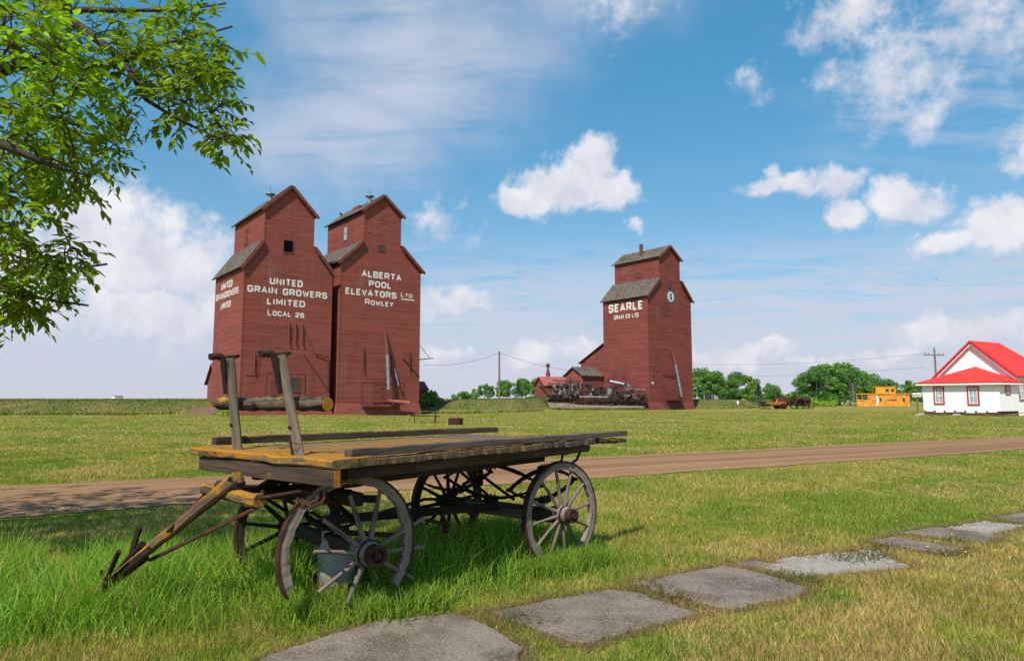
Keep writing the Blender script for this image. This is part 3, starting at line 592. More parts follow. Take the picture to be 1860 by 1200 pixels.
def ventilator(root, x, y, z):
    mb = MB(); mb.tube([(x, y, z - .5), (x, y, z + .35)], .22, 12); v = mb.build('ventilator', 'galvanized', root)
    MB().tube([(x, y, z + .35), (x, y, z + .45), (x, y, z + .53), (x, y, z + .68), (x, y, z + .72)], [.24, .48, .48, .2, .05], 14).build('cap', 'galvanized', v)
    MB().tube([(x, y, z + .7), (x, y, z + 1.4)], .02, 5).build('lightning_rod', 'iron', v)
ventilator(E1, 3.1, 2.6, 21.8)
# --- middle elevator
E2 = elevator('grain_elevator', (-.2565 * 70, 70, 0), 'red grain elevator lettered ALBERTA POOL ELEVATORS LTD. ROWLEY, right of the leftmost one', .15, 9.75, 2.7, 7.15, 15.9, 18.3, 21.8, 23.65, 9.4, -.4)
lettering('ALBERTA', 2.55, 7.3, 14.46, 15.18, F, E2); lettering('POOL', 3.4, 6.1, 13.46, 14.14, F, E2); lettering('ELEVATORS', .75, 6.75, 12.42, 13.12, F, E2)
lettering('LTD.', 7.3, 8.95, 12.72, 13.14, F, E2, bigs=(0,)); MB().box(7.35, 9.0, -.022, -.003, 12.42, 12.54).build('underline', 'sign_white', E2)
lettering('ROWLEY', 3.0, 6.4, 11.50, 12.02, F, E2, bigs=(0,))
panel(E2, 'window', 4.42, 5.2, 17.5, 18.1, 'glass_dark', .03, .08)
left_window(E2, 2.7, 4.1, 4.85, 19.2, 20.7, 'curtain', 'wood_pale', .06); ventilator(E2, 3.9, 1.2, 23.2)
MB().beam((4.6, -.02, 21.05), (6.4, -.02, 20.95), .05, .06).build('bare_board', 'wood_pale', E2); MB().beam((3.0, -.02, 19.4), (4.9, -.02, 19.3), .05, .06).build('bare_board', 'wood_pale', E2)
MB().box(3.3, 3.9, 2.6, 4.2, 21.9, 22.95).build('roof_hatch', 'siding_red', E2)
sp = pipe(E2, 'loading_spout', [(5.3, -.05, 8.9), (5.32, -.3, 8.3), (5.34, -.6, 7.4), (5.36, -.75, 6.2)], [.16, .16, .17, .17], 'trim_red', 10)
pipe(sp, 'metal_sleeve', [(5.36, -.75, 6.2), (5.38, -.95, 4.0), (5.4, -1.1, 2.5)], [.19, .19, .19], 'galvanized', 10)
pipe(E2, 'small_spout', [(6.55, -.1, 4.9), (6.95, -.5, 2.9)], .10, 'galvanized', 8)
for (a, z0, z1) in ((2.95, 4.5, 6.8), (6.15, 4.0, 6.3), (8.5, 4.6, 6.7)): pipe(E2, 'grain_chute', [(a, -.05, z1), (a, -.15, z1 - .3), (a, -.15, z0 + .15), (a - .12, -.28, z0)], .06, 'iron_rust')
pipe(E2, 'brace_rod', [(7.6, -.1, 6.0), (9.8, -.1, 3.9)], .05)
panel(E2, 'door_surround', 2.85, 7.7, .95, 3.2, 'siding_red', .05, .09); panel(E2, 'hatch_door', 4.2, 5.1, 1.2, 3.05, 'siding_worn', .10, .06); panel(E2, 'hatch_door', 5.35, 6.3, 1.2, 3.05, 'siding_worn', .10, .06)
MB().box(3.3, 7.4, -.02, -.01, 3.6, 3.75).build('ledger_board', 'trim_red', E2)
MB().box(2.75, 7.0, -.75, -.01, .72, .92).build('ledge', 'trim_red', E2)
MB().beam((5.6, -.9, 1.35), (8.1, -.9, 1.15), .5, .12, up=(0, -.5, .8)).build('leaning_board', 'roof_red_old', E2)
pipe(E2, 'wall_bracket', [(9.8, .3, 5.9), (11.4, -.3, 6.1)], .07, 'pole_wood', 6); pipe(E2, 'brace_rod', [(9.8, .3, 7.7), (11.0, -.15, 6.1)], .03)
# --- right elevator
E3 = elevator('grain_elevator', (.1976 * 95, 95, 0), 'red grain elevator lettered SEARLE with a round blue and white emblem', .4, 10.2, 3.1, 7.75, 16.15, 18.8, 22.0, 23.75, 8.6, -.4, 'siding_worn')
FS = lambda a, z, d: (.4 - d, 8.6 - a, z)
lettering('SEARLE', 1.15, 7.75, 14.18, 15.42, FS, E3, t=.2); lettering('GRAIN CO LTD.', 2.2, 7.1, 13.12, 13.74, FS, E3, t=.15)
em = MB().tube([(5.55, -.003, 16.3), (5.55, -.03, 16.3)], .88, 36, smooth=False).build('emblem', 'sign_blue', E3)
MB().tube([(5.55, -.029, 16.3), (5.55, -.04, 16.3)], .68, 36, smooth=False).build('disc', 'sign_white', em)
lettering('S', 5.25, 5.85, 15.85, 16.75, lambda a, z, d: (a, -.038 - d, z), em, 'machine_dark', .19)
panel(E3, 'window', 5.05, 5.85, 17.5, 18.15, 'glass_dark', .03, .08); left_window(E3, 3.1, 3.6, 4.4, 18.75, 20.1, 'siding_worn', 'trim_red')
MB().tube([(4.2, 4.2, 22.6), (4.2, 4.2, 24.6)], .3, 6, smooth=False).build('chimney', 'trim_red', E3)
MB().box(3.4, 4.0, 7.0, 7.8, 22.2, 23.0).build('roof_hatch', 'shingle', E3)
sp = pipe(E3, 'loading_spout', [(5.3, -.05, 8.8), (5.35, -.4, 7.6), (5.4, -.7, 6.4)], [.15, .16, .17], 'trim_red', 10)
pipe(sp, 'metal_sleeve', [(5.4, -.7, 6.4), (5.6, -1.0, 4.2), (5.95, -1.2, 1.8)], .2, 'galvanized', 10)
MB().box(3.7, 7.0, -1.3, -.01, 1.35, 1.5).build('ledge', 'trim_red', E3); pipe(E3, 'brace_rod', [(3.2, -.12, 4.95), (6.6, -.12, 4.75), (6.7, -.12, 3.4)], .05)
mb = MB(); mb.beam((3.0, -.75, -.2), (3.0, -.15, 3.9), .07, .05).beam((3.5, -.75, -.2), (3.5, -.15, 3.9), .07, .05); ld = mb.build('ladder', 'trim_red', E3)
for k in range(10): MB().beam((3.0, -.72 + k * .058, .1 + k * .4), (3.5, -.72 + k * .058, .1 + k * .4), .05, .12).build('rung', 'trim_red', ld)
MB().box(.9, 1.4, -.04, -.01, 3.6, 3.85).build('notice_plate', 'sign_white', E3)
# lean-to, drive shed and red-roofed shed by the right elevator
lt = MB()
pf = [(8.62, 0), (13.6, 0), (13.6, 7.0), (8.62, 9.6)]
lt.prism(pf, .55, 7.5, lambda a, b, d: (d, a, b)); lt.build('lean_to', 'siding_worn', E3)
mb = MB()
vs = [(x, y, z) for x in (.25, 7.8) for y, z in ((8.63, 9.68), (13.95, 6.9), (13.95, 7.02), (8.63, 9.8))]; mb.add(vs, [(0, 1, 2, 3), (7, 6, 5, 4), (0, 4, 5, 1), (1, 5, 6, 2), (2, 6, 7, 3), (3, 7, 4, 0)])
mb.build('lean_to_roof', 'trim_red', E3)
def gable_shed(name, loc, rz, label, W, L, e, p, wallm, roofm, cat='shed', over=.3):
    r = empty(name, loc, rz, label, cat)           # gable faces -x, ridge along x
    mb = MB()
    for x in (0, L): mb.add([(x, 0, -.5), (x, W, -.5), (x, W, e), (x, W / 2, p), (x, 0, e)], [(0, 1, 2, 3, 4)])
    for y in (0, W): mb.add([(0, y, -.5), (L, y, -.5), (L, y, e), (0, y, e)], [(0, 1, 2, 3)])
    mb.build('wall', wallm, r); mb = MB()
    for s_ in (0, 1):
        y0, y1 = (-over, W / 2) if s_ == 0 else (W + over, W / 2); z0 = e - (p - e) / (W / 2) * over + .02; sl = math.hypot(W / 2 + over, p - z0)
        vs = [(x, y, z) for x in (-over, L + over * .3) for y, z in ((y0, z0), (y1, p + .02), (y1, p + .14), (y0, z0 + .12))]; gs = [(x, q, 0) for x in (0, L) for q in (0, sl, sl, 0)]
        mb.add(vs, [(0, 1, 2, 3), (7, 6, 5, 4), (0, 4, 5, 1), (1, 5, 6, 2), (2, 6, 7, 3), (3, 7, 4, 0)], gs)
    mb.build('roof', roofm, r)
    return r
c3 = Vector((.1976 * 95, 95, 0)); DL = Vector((-.626, .78, 0))
ds = gable_shed('drive_shed', c3 + DF * -3.9 + DL * 8.8 + Vector((0, 0, .5)), RZ, 'small red shed with shingled gable roof against the elevator lettered SEARLE', 3.6, 4.25, 4.45, 5.6, 'siding_red', 'shingle')
for y in (.35, 1.9): mb = MB(); mb.box(-.08, -.01, y, y + 1.35, .1, 3.6); d = mb.build('door', 'siding_worn', ds); MB().box(-.11, -.08, y - .06, y + 1.41, 3.5, 3.65).box(-.11, -.08, y, y + 1.35, 2.4, 2.5).box(-.108, -.08, y - .06, y + .03, .1, 3.5).build('batten', 'trim_red', d)
rs = gable_shed('red_roof_shed', (5.6, 116, .9), R(18), 'low red shed with a red metal roof and spired vent, behind the rusty machines', 5.0, 6.5, 2.9, 4.3, 'siding_red', 'roof_red_old')
mb = MB(); mb.tube([(1.6, 2.75, 4.5), (1.6, 2.75, 5.0), (1.6, 2.75, 5.7), (1.6, 2.75, 6.1)], [.45, .42, .2, .18], 4, smooth=False); v = mb.build('roof_vent', 'trim_red', rs)
MB().tube([(1.6, 2.75, 6.1), (1.6, 2.75, 6.3), (1.6, 2.75, 6.6), (1.6, 2.75, 6.75)], [.2, .36, .36, .1], 6, smooth=False).build('vent_cap', 'trim_red', v)
sh = gable_shed('red_shed', c3 * 0 + Vector((-15.0, 92, .6)), R(30), 'small red shed mostly hidden behind the middle elevator', 3, 4, 2.2, 3.2, 'siding_red', 'trim_red')
sh2 = gable_shed('red_annex', Vector((-32.9, 76.5, 0)), RZ, 'low red annex at the left foot of the leftmost elevator', 4, 4.5, 3.4, 5.4, 'siding_red', 'trim_red')
# ------------------------------------------------------------------ the wooden wagon in the foreground
WO, WA = Vector((-1.157, 4.512, 0)), R(52.6)
WG = empty('wagon', WO, WA, 'weathered flatbed wooden wagon with spoked wheels and orange lichen, standing in tall grass', 'wagon')
Wi = (Matrix.Translation(WO) @ Matrix.Rotation(WA, 4, 'Z')).inverted()
wl = lambda x, y, z: Wi @ Vector((x, y, z))
wd = lambda x, y, z=0: Wi.to_3x3() @ Vector((x, y, z))
def ribbon(mb, pts, w, t, wdir):
    pts = [Vector(p) for p in pts]; wdir = Vector(wdir).normalized(); vs = []; n = len(pts)
    for i, p in enumerate(pts):
        d = (pts[min(i + 1, n - 1)] - pts[max(i - 1, 0)]).normalized(); q = d.cross(wdir).normalized()
        for a, b in ((-1, -1), (1, -1), (1, 1), (-1, 1)): vs.append(p + wdir * (a * w / 2) + q * (b * t / 2))
    fs = [(i * 4 + k, i * 4 + (k + 1) % 4, i * 4 + 4 + (k + 1) % 4, i * 4 + 4 + k) for i in range(n - 1) for k in range(4)] + [(3, 2, 1, 0), tuple((n - 1) * 4 + k for k in range(4))]
    return mb.add(vs, fs)
def wheel(c, ax, e1, rad, spokes, arc=(0, 360), off=(0, 0), wood='wood_pale', name='wheel', hubr=.085, wear=.004):
    c = Vector(c); ax = Vector(ax).normalized(); e1 = Vector(e1).normalized(); e2 = ax.cross(e1)
    rc = c + e1 * off[0] + e2 * off[1]
    rim = MB().ring(rc, ax, e1, rad - .078, rad - .016, .05, arc[0], arc[1], 64, wear).build(name, wood, WG)
    t = MB().ring(rc, ax, e1, rad - .015, rad, .058, arc[0] - 4 * (arc[1] < 360), arc[1] + 5 * (arc[1] < 360), 64, .0008); t.build('tyre', 'iron_rust', rim)
    hb = MB().tube([c + ax * k for k in (-.15, -.12, -.05, 0, .05, .115)], [hubr * .62, hubr * .72, hubr * 1.0, hubr * 1.04, hubr * 1.0, hubr * .74], 20, jit=.02).build('hub', wood if wood == 'wood_dark' else 'wood_grey', rim)
    MB().ring(c + ax * .135, ax, e1, hubr * .50, hubr * .78, .07, n=24).build('hub_band', 'iron_rust', hb)
    MB().ring(c + ax * .058, ax, e1, hubr * .9, hubr * 1.02, .018, n=24).build('hub_band', 'iron', hb)
    MB().tube([c + ax * .08, c + ax * .15, c + ax * .155, c + ax * .185], [.02, .022, .032, .03], 6, smooth=False).build('axle_nut', 'iron_rust', hb)
    for (a, r1) in spokes:
        d = e1 * math.cos(R(a)) + e2 * math.sin(R(a)); q = rnd.uniform(.9, 1.1)
        mb = MB().tube([c + ax * .018 + d * (hubr * .8), c + ax * .014 + d * (hubr * 1.5), c + ax * .008 + d * (r1 * .55), c + d * r1 * .8, c - ax * .004 + d * r1], [.0215 * q, .0205 * q, .017 * q, .0155 * q, .0155 * q], 8, jit=.05)
        mb.build('spoke', wood, rim)
    return rim
full = lambda n, r, a=0: [(a + 360 / n * k, r) for k in range(n)]
wheel((2.775, .07, .485), (-.165, -.986, 0), (.986, -.165, 0), .505, full(12, .445, 8))
wheel((2.76, 1.54, .475), (-.09, -.996, 0), (.996, -.09, 0), .495, full(12, .435, 3), wood='wood_dark')
Dv, Av = wd(math.cos(R(40)), math.sin(R(40))), wd(-math.sin(R(40)), math.cos(R(40)))
fc, ff = wl(-1.064, 5.115, .483), wl(-1.977, 6.203, .46)
SP = [(.50, -.03), (.50, .19), (-.36, -.22), (-.40, .06), (-.14, .42), (.115, .46), (-.34, .27), (-.15, -.36), (.40, -.25)]
wheel(fc, -Av, Dv, .53, [(math.degrees(math.atan2(b, a)), math.hypot(a, b)) for a, b in SP], (-40, 206), (-.135, .05), hubr=.098, wear=.008)
wheel(ff, -Av, Dv, .48, full(11, .42, 5), wood='wood_dark')
B = lambda name, m, p0, p1, w, h, **k: MB().beam(p0, p1, w, h, **k).build(name, m, WG)
# deck
B('front_plank', 'wood_lichen', (.105, -.075, 1.176), (.105, 1.69, 1.182), .37, .060, n=14, jit=.006, ch=.2)
B('front_board', 'wood_brown', (-.045, -.085, 1.088), (-.03, 1.60, 1.092), .045, .105, n=10, jit=.003, ch=.06)
MB().beam((-.045, -.0875, 1.088), (-.045, -.091, 1.088), .046, .106, ch=.06).build('board_end', 'wood_end', WG)
u = .30
for i in range(18):
    wdt = .165 + rnd.uniform(-.012, .03); m = 'wood_deck' if i < 12 else 'wood_rail'
    if u + wdt > 3.46: break
    B('deck_plank', m, (u + wdt / 2, -.03 + rnd.uniform(-.012, .012), 1.168 - .004 * u + rnd.uniform(-.005, .003)), (u + wdt / 2, 1.74 + rnd.uniform(-.02, .02), 1.168 - .004 * u), wdt - .008, .046 + rnd.uniform(-.004, .003), n=8, jit=.002, ch=.1)
    u += wdt
B('edge_board', 'wood_brown', (3.40, .04, 1.148), (3.98, .05, 1.135), .12, .05, n=8, jit=.008, ch=.25, h1=.04)
B('edge_board', 'wood_brown', (3.40, 1.0, 1.148), (3.86, 1.0, 1.14), .15, .045, n=6, jit=.006)
B('side_rail', 'wood_rail', (.14, .035, 1.232), (4.02, .035, 1.213), .085, .056, n=24, jit=.0025, ch=.1)
B('side_rail', 'wood_brown', (.12, 1.70, 1.252), (3.8, 1.70, 1.215), .07, .062, n=20, jit=.003)
B('stringer', 'wood_brown', (.18, .13, 1.095), (3.36, .13, 1.095), .09, .10, n=10, jit=.002)
B('stringer', 'wood_dark', (.18, .88, 1.095), (3.36, .88, 1.095), .09, .10); B('stringer', 'wood_dark', (.18, 1.58, 1.095), (3.36, 1.58, 1.095), .09, .10)
B('sill_beam', 'wood_dark', (.25, .42, 1.0), (2.95, .42, 1.0), .09, .085); B('sill_beam', 'wood_dark', (.25, 1.3, 1.0), (2.95, 1.3, 1.0), .09, .085)
for a in (.75, 1.6, 2.6, 3.1): B('cross_bearer', 'wood_dark', (a, .2, 1.035), (a, 1.62, 1.035), .08, .02)
# stakes, irons and the cross pole
hd = wd(.96, .28).normalized()
for (b, t) in (((.05, .44, 1.19), (-.08, .515, 1.90)), ((.05, 1.225, 1.19), (-.08, 1.17, 1.905))):
    b, t = Vector(b), Vector(t); d = (t - b).normalized(); s = MB().beam(b, t, .066, .05, up=hd.cross(d), n=8, jit=.002, ch=.1).build('stake', 'wood_stake', WG)
    fr = Vector((-1, 0, 0)); q = (fr - d * fr.dot(d)).normalized()
    mb = MB().beam(t - d * .27 + q * .036 - hd * .022, t + d * .01 + q * .04 - hd * .012, .034, .014, up=q, w1=.062, n=4, jit=.0015)
    mb.build('stake_iron', 'iron', s)
    mb = MB(); pr = [(-.085, .015), (-.06, -.018), (-.028, -.012), (-.026, -.12), (.026, -.10), (.030, -.015), (.085, .008), (.088, .03), (.03, .024), (-.03, .014), (-.055, .038), (-.08, .035)]
    for d0, d1 in ((.0, .034),):
        f = lambda a, bb, dd: t + hd * (a * .88) + d * (bb * .88) + q * (dd + .004)
        mb.prism(pr[:1] + pr[1:], d0, d1, f)
    mb.build('stake_head', 'iron', s)
    MB().tube([t - hd * .072 + d * .014 + q * .075, t - hd * .072 + d * .014 - q * .01], [.026, .026], 10).build('eye_bolt', 'iron_rust', s)
    MB().tube([b + d * .22 + q * .036, b + d * .22 + q * .045], [.016, .013], 8).build('bolt', 'iron_rust', s)
B('stake_patch', 'iron_rust', (.012, .462, 1.21), (-.008, .476, 1.345), .05, .006, up=(1, 0, 0))
lg = MB(); pts = []; 
for i in range(26):
    t = i / 25; pts.append((.10 + .006 * math.sin(t * 9), .215 + 1.44 * t, 1.558 + .004 * math.sin(t * 7)))
lg.tube(pts, [.049 + .004 * math.sin(i * 1.7) + (.004 if i in (7, 8) else 0) - (.008 if i == 25 else 0) for i in range(26)], 18, jit=.13); lg.build('cross_pole', 'log_bark', WG)
MB().tube([(.10, .214, 1.558), (.10, .211, 1.558)], [.046, .043], 14, smooth=False).build('pole_end', 'wood_end', WG)
wr = [(.0 + .05 * math.cos(k * .7) * (1 + k * .03), .47 + .06 * math.sin(k * .7), 1.33 - k * .006) for k in range(14)] + [(-.06, .62, 1.30), (-.04, .72, 1.34)]
MB().tube(wr, .0022, 5).build('loose_wire', 'iron', WG)
# rear running gear
B('rear_axle', 'wood_dark', (2.742, .12, .47), (2.742, 1.47, .47), .10, .13, n=4, jit=.002)
B('axle_plank', 'wood_grey', (2.685, .42, .475), (2.685, 1.22, .475), .012, .115)
def arc(p0, p1, sag, n=14): p0, p1 = Vector(p0), Vector(p1); return [p0.lerp(p1, i / n) + Vector((0, 0, sag * 4 * (i / n) * (1 - i / n))) for i in range(n + 1)]
def ell(name, p0, p1, h, wdir):
    mb = MB()
    for s_ in (-1, 1):
        for k in range(3):
            a, b = Vector(p0).lerp(Vector(p1), .10 * k), Vector(p1).lerp(Vector(p0), .10 * k); z = s_ * .010 * k * -1 + s_ * h * (1 - (1 - .2 * k) ** 2)
            a, b = a + Vector((0, 0, z)), b + Vector((0, 0, z)); ribbon(mb, arc(a, b, s_ * h * (1 - .2 * k) ** 2), .045, .010, wdir)
    o = mb.build(name, 'iron', WG)
    for s_ in (-1, 1):
        c = (Vector(p0) + Vector(p1)) / 2 + Vector((0, 0, s_ * (h + .0))); d = (Vector(p1) - Vector(p0)).normalized()
        mb = MB().beam(c - d * .07, c + d * .07, .07, .06, up=(0, 0, 1))
        for q in (-.05, 0, .05): mb.tube([c + d * q + Vector((0, 0, -.05)), c + d * q + Vector((0, 0, .05))], .009, 6)
        mb.build('spring_clamp', 'iron', o)
    for e in (p0, p1): MB().tube([Vector(e) - Vector(wdir) * .03, Vector(e) + Vector(wdir) * .03], .018, 8).build('spring_eye', 'iron', o)
ell('leaf_spring', (2.60, .18, .76), (2.60, 1.42, .76), .17, (1, 0, 0)); ell('leaf_spring', (2.18, .24, .76), (3.30, .24, .76), .15, (0, 1, 0)); ell('leaf_spring', (2.18, 1.38, .76), (3.30, 1.38, .76), .15, (0, 1, 0))
T = lambda name, pts, r, m='iron', n=7: MB().tube(pts, r, n).build(name, m, WG)
T('brace_rod', [(3.3, .16, 1.06), (3.22, .16, .97), (3.05, .16, .91), (2.85, .16, .90), (2.62, .16, .92)], .014); T('brace_rod', [(3.02, .2, 1.06), (3.0, .2, .98), (2.88, .2, .93), (2.7, .2, .92)], .013)
T('brace_rod', [(1.9, 1.5, 1.04), (1.75, 1.5, .93), (1.55, 1.5, .91), (1.25, 1.5, 1.0)], .015); T('brace_rod', [(2.3, 1.25, 1.04), (2.55, .75, .60)], .016, 'iron_rust'); T('brace_rod', [(2.3, 1.05, 1.04), (2.6, .5, .60)], .016, 'iron_rust')
T('brace_rod', [(2.3, .5, 1.04), (2.5, .75, .85), (2.62, 1.2, .70)], .016); T('brace_rod', [(2.75, .25, .52), (2.0, .5, .62), (1.2, .8, .60)], .016); T('brace_rod', [(2.75, 1.35, .52), (2.0, 1.15, .62), (1.2, .95, .60)], .016)
B('bolster_block', 'wood_dark', (2.55, .72, .97), (2.55, 1.12, .97), .16, .14); T('king_bolt', [(2.55, .9, .98), (2.55, .9, .72)], .03)
B('reach_pole', 'wood_dark', (2.70, .79, .50), (.70, .98, .62), .07, .07); B('rear_rod', 'iron_rust', (1.45, .72, .56), (1.78, .68, .47), .05, .03)
T('hanging_shackle', [(1.76, .70, .60), (1.78, .69, .50), (1.80, .67, .44), (1.77, .66, .40)], [.02, .026, .034, .026], 'iron_rust')
# front bogie
pv = Vector((.69, .985, 0)); Z = lambda z: Vector((0, 0, z))
MB().beam(fc + Av * .12, ff - Av * .12, .09, .10).build('front_axle', 'wood_dark', WG)
MB().beam(pv - Av * .55 + Z(.84), pv + Av * .55 + Z(.84), .11, .10).build('front_bolster', 'wood_dark', WG)
MB().ring(pv + Z(.915), (0, 0, 1), (1, 0, 0), .30, .35, .02, n=36).build('turning_plate', 'iron_rust', WG); MB().ring(pv + Z(.975), (0, 0, 1), (1, 0, 0), .27, .33, .02, n=36).build('turning_plate', 'iron', WG)
B('bolster_block', 'wood_dark', (.69, .45, 1.0), (.69, 1.5, 1.0), .14, .06)
def bl(name, p0, p1, w, h, m): return MB().beam(p0, p1, w, h).build(name, m, WG)
ell('leaf_spring', pv - Av * .52 + Z(.67), pv + Av * .52 + Z(.67), .12, Dv)
bl('hound', pv + Dv * .35 - Av * .25 + Z(.78), pv - Dv * .62 - Av * .22 + Z(.90), .05, .06, 'wood_dark'); bl('hound', pv + Dv * .35 + Av * .25 + Z(.78), pv - Dv * .62 + Av * .22 + Z(.90), .05, .06, 'wood_dark')
T('brace_rod', [fc + Av * .2 + Z(.1), pv - Dv * .45 - Av * .3 + Z(.86), pv - Dv * .62 - Av * .3 + Z(.93)], .015, 'iron_rust'); T('brace_rod', [ff - Av * .2 + Z(.1), pv - Dv * .5 + Av * .3 + Z(.88)], .015)
T('brace_rod', [pv - Dv * .1 - Av * .6 + Z(.62), pv + Dv * .5 - Av * .3 + Z(.48), pv + Dv * .9 + Z(.52)], .02, 'iron_rust')
cl, cr = wl(-2.22, 5.05, .945), wl(-1.66, 4.58, .925); jm = wl(-1.97, 4.80, .95)
MB().beam(cl, cr, .085, .085, n=6, jit=.007, ch=.25).build('doubletree_bar', 'wood_lichen', WG)
tip = wl(-3.16, 5.28, .10); tg = (tip - jm); tb = jm - tg.normalized() * .12 + Z(.045)
MB().beam(tb, tip + Z(.02), .085, .085, n=12, jit=.004, w1=.05, h1=.04, ch=.2).build('tongue', 'wood_lichen', WG)
sd_ = tg.cross(Vector((0, 0, 1))).normalized()
T('tongue_rod', [pv - Dv * .62 - Av * .3 + Z(.93), cr + Z(-.03), jm + tg * .58 + sd_ * .05 + Z(-.03)], .014, 'iron_rust'); T('tongue_rod', [cl + Z(-.03), jm + tg * .36 - sd_ * .07 + Z(.02)], .013)
MB().beam(jm + tg * .50 - sd_ * .045 + Z(.01), jm + tg * .78 - sd_ * .03 + Z(.01), .012, .04).build('tongue_strap', 'iron', WG); MB().beam(jm + tg * .58 + sd_ * .036 - Z(.01), jm + tg * .9 + sd_ * .025 - Z(.01), .010, .030).build('tongue_strap', 'iron_rust', WG)
k = jm + tg * .70
MB().beam(k + Z(.03), k + tg.normalized() * -.10 + Z(.25), .05, .02, up=sd_, n=3, jit=.002, w1=.04).build('hitch_plate', 'iron', WG)
T('hitch_hook', [k - tg.normalized() * .15 + Z(.10), k + Z(.09), k + tg.normalized() * .12 + Z(.06), k + tg.normalized() * .30 - sd_ * .02 + Z(-.02)], .016, 'iron'); MB().tube([k - tg.normalized() * .16 + Z(.105), k - tg.normalized() * .12 + Z(.10)], .028, 8).build('hitch_knob', 'iron', WG)
T('hitch_hook', [k + tg.normalized() * .34 + Z(.16), k + tg.normalized() * .30 + Z(.06), k + tg.normalized() * .27 + Z(-.03)], .012, 'iron_rust'); T('hitch_hook', [k - tg.normalized() * .05 - sd_ * .12 + Z(.13), k + tg.normalized() * .25 - sd_ * .03 + Z(.0)], .018)
bl('drawbar_plate', jm + Z(.03), pv - Dv * .2 + Z(.90), .09, .03, 'iron'); bl('drawbar_plate', cl.lerp(cr, .2) + Z(.0), pv - Dv * .25 + Av * .35 + Z(.86), .05, .04, 'wood_dark')
T('brace_rod', [cr + Z(.02), cr + Dv * .28 - Av * .05 + Z(.05), pv - Dv * .1 - Av * .45 + Z(.80)], .013, 'iron_rust')
MB().beam(cl.lerp(cr, .3) + Z(.05), cl.lerp(cr, .62) + Z(.07), .09, .06, n=3, jit=.012, ch=.3).build('splintered_block', 'wood_dark', WG)
MB().tube([jm - tg.normalized() * .1 + Z(.06) - sd_ * .06, jm + Z(.07), jm - tg.normalized() * .02 + sd_ * .07 + Z(-.02)], .010, 6).build('clevis', 'iron_rust', WG)
for q in (0.12, .2):
    MB().tube([cr + Av * -q + Dv * .2 + Z(.02), cr + Av * -q * 1.3 + Dv * .24 + Z(-.03), cr - Av * (q + .1) + Dv * .3 + Z(.0), cr - Av * (q + .08) + Dv * .34 + Z(.06)], [.010, .014, .012, .010], 8).build('drawbar_iron', 'iron_rust', WG)
MB().beam(cr + Dv * .62 - Av * .05 + Z(.1), cr + Dv * .85 + Av * .2 + Z(.11), .06, .05).build('broken_spoke_end', 'wood_grey', WG)
for i in range(6):
    c = fc - Dv * (.46 - .012 * i) + Z(.36 + .02 * i) - Av * .05; MB().ring(c, Dv if i % 2 else Av, Z(1), .009, .014, .005, n=10).build('chain_link', 'galvanized', WG)
# junk lying under the wagon
tag(MB().beam((-1.62, 5.68, .10), (-1.50, 5.74, .50), .12, .02, up=(.7, -.6, 0), n=4, jit=.002).build('leaning_board', 'wood_pale'), 'grey board end leaning in the grass behind the broken front wheel', 'board')
jug = empty('plastic_jug', (-1.40, 5.60, gz1(-1.40, 5.60)), .3, 'grey plastic jug standing in the grass behind the broken front wheel', 'jug')
MB().tube([(0, 0, .0), (0, 0, .02), (0, 0, .26), (.01, 0, .33), (.03, 0, .38), (.04, 0, .42)], [.12, .145, .15, .12, .06, .05], 16).build('body', 'plastic_grey', jug)
MB().tube([(.04, 0, .42), (.042, 0, .45)], [.055, .055], 10).build('cap', 'iron_rust', jug); MB().tube([(-.10, 0, .31), (-.11, 0, .41), (-.03, 0, .43), (.02, 0, .40)], .014, 6).build('handle', 'plastic_grey', jug)

# ------------------------------------------------------------------ white house with red roof
HD, HN = Vector((-.515, .857, 0)), Vector((.857, .515, 0))
HC = Vector((.711 * 60.7, 60.7, 0)); HR = math.atan2(.515, .857)
HO = empty('house', HC, HR, 'white house with bright red metal roof at the right edge', 'house')   # local x = HN (back), y = HD (left)
W, A = 6.6, 3.6
mb = MB(); mb.box(0, A, 0, W, .46, 3.0); mb.build('annex_wall', 'wall_white', HO)
MB().box(.05, A, .12, W - .05, -.3, .455).build('foundation', 'foundation', HO)
mb = MB()
y0, y1, ym, pz = .3, 6.9, 3.65, 7.05; ez = 3.95; LH = 11.5
mb.add([(A, y0, 0), (A, y1, 0), (A, y1, ez), (A, ym, pz - .12), (A, y0, ez)], [(4, 3, 2, 1, 0)]); mb.add([(LH, y0, 0), (LH, y1, 0), (LH, y1, ez), (LH, y0, ez)], [(0, 1, 2, 3)])
for y in (y0, y1): mb.add([(A, y, 0), (LH, y, 0), (LH, y, ez), (A, y, ez)], [(0, 1, 2, 3)])
mb.build('wall', 'wall_white', HO)
def roofpoly(mb, pts, t=.10, ax=None):
    pts = [Vector(p) for p in pts]; n = (pts[1] - pts[0]).cross(pts[2] - pts[0]).normalized(); n = n if n.z > 0 else -n; k = len(pts)
    ax = Vector(ax).normalized(); vs = pts + [p + n * t for p in pts]
    mb.add(vs, [tuple(range(k)), tuple(range(2 * k - 1, k - 1, -1))] + [(i, (i + 1) % k, k + (i + 1) % k, k + i) for i in range(k)], [(p.dot(ax), p.z, 0) for p in vs])
o_ = .42; x0_ = A - .35; sl = (pz - ez) / (ym - y0); eo = ez - sl * o_
hipx = LH - 2.6
mb = MB(); roofpoly(mb, [(x0_, y0 - o_, eo), (LH + .4, y0 - o_, eo), (hipx, ym, pz), (x0_, ym, pz)], .09, (1, 0, 0)); roofpoly(mb, [(x0_, y1 + o_, eo), (x0_, ym, pz), (hipx, ym, pz), (LH + .4, y1 + o_, eo)], .09, (1, 0, 0)); roofpoly(mb, [(LH + .4, y0 - o_, eo), (LH + .4, y1 + o_, eo), (hipx, ym, pz)], .09, (0, 1, 0)); mb.build('roof', 'roof_red_metal', HO)
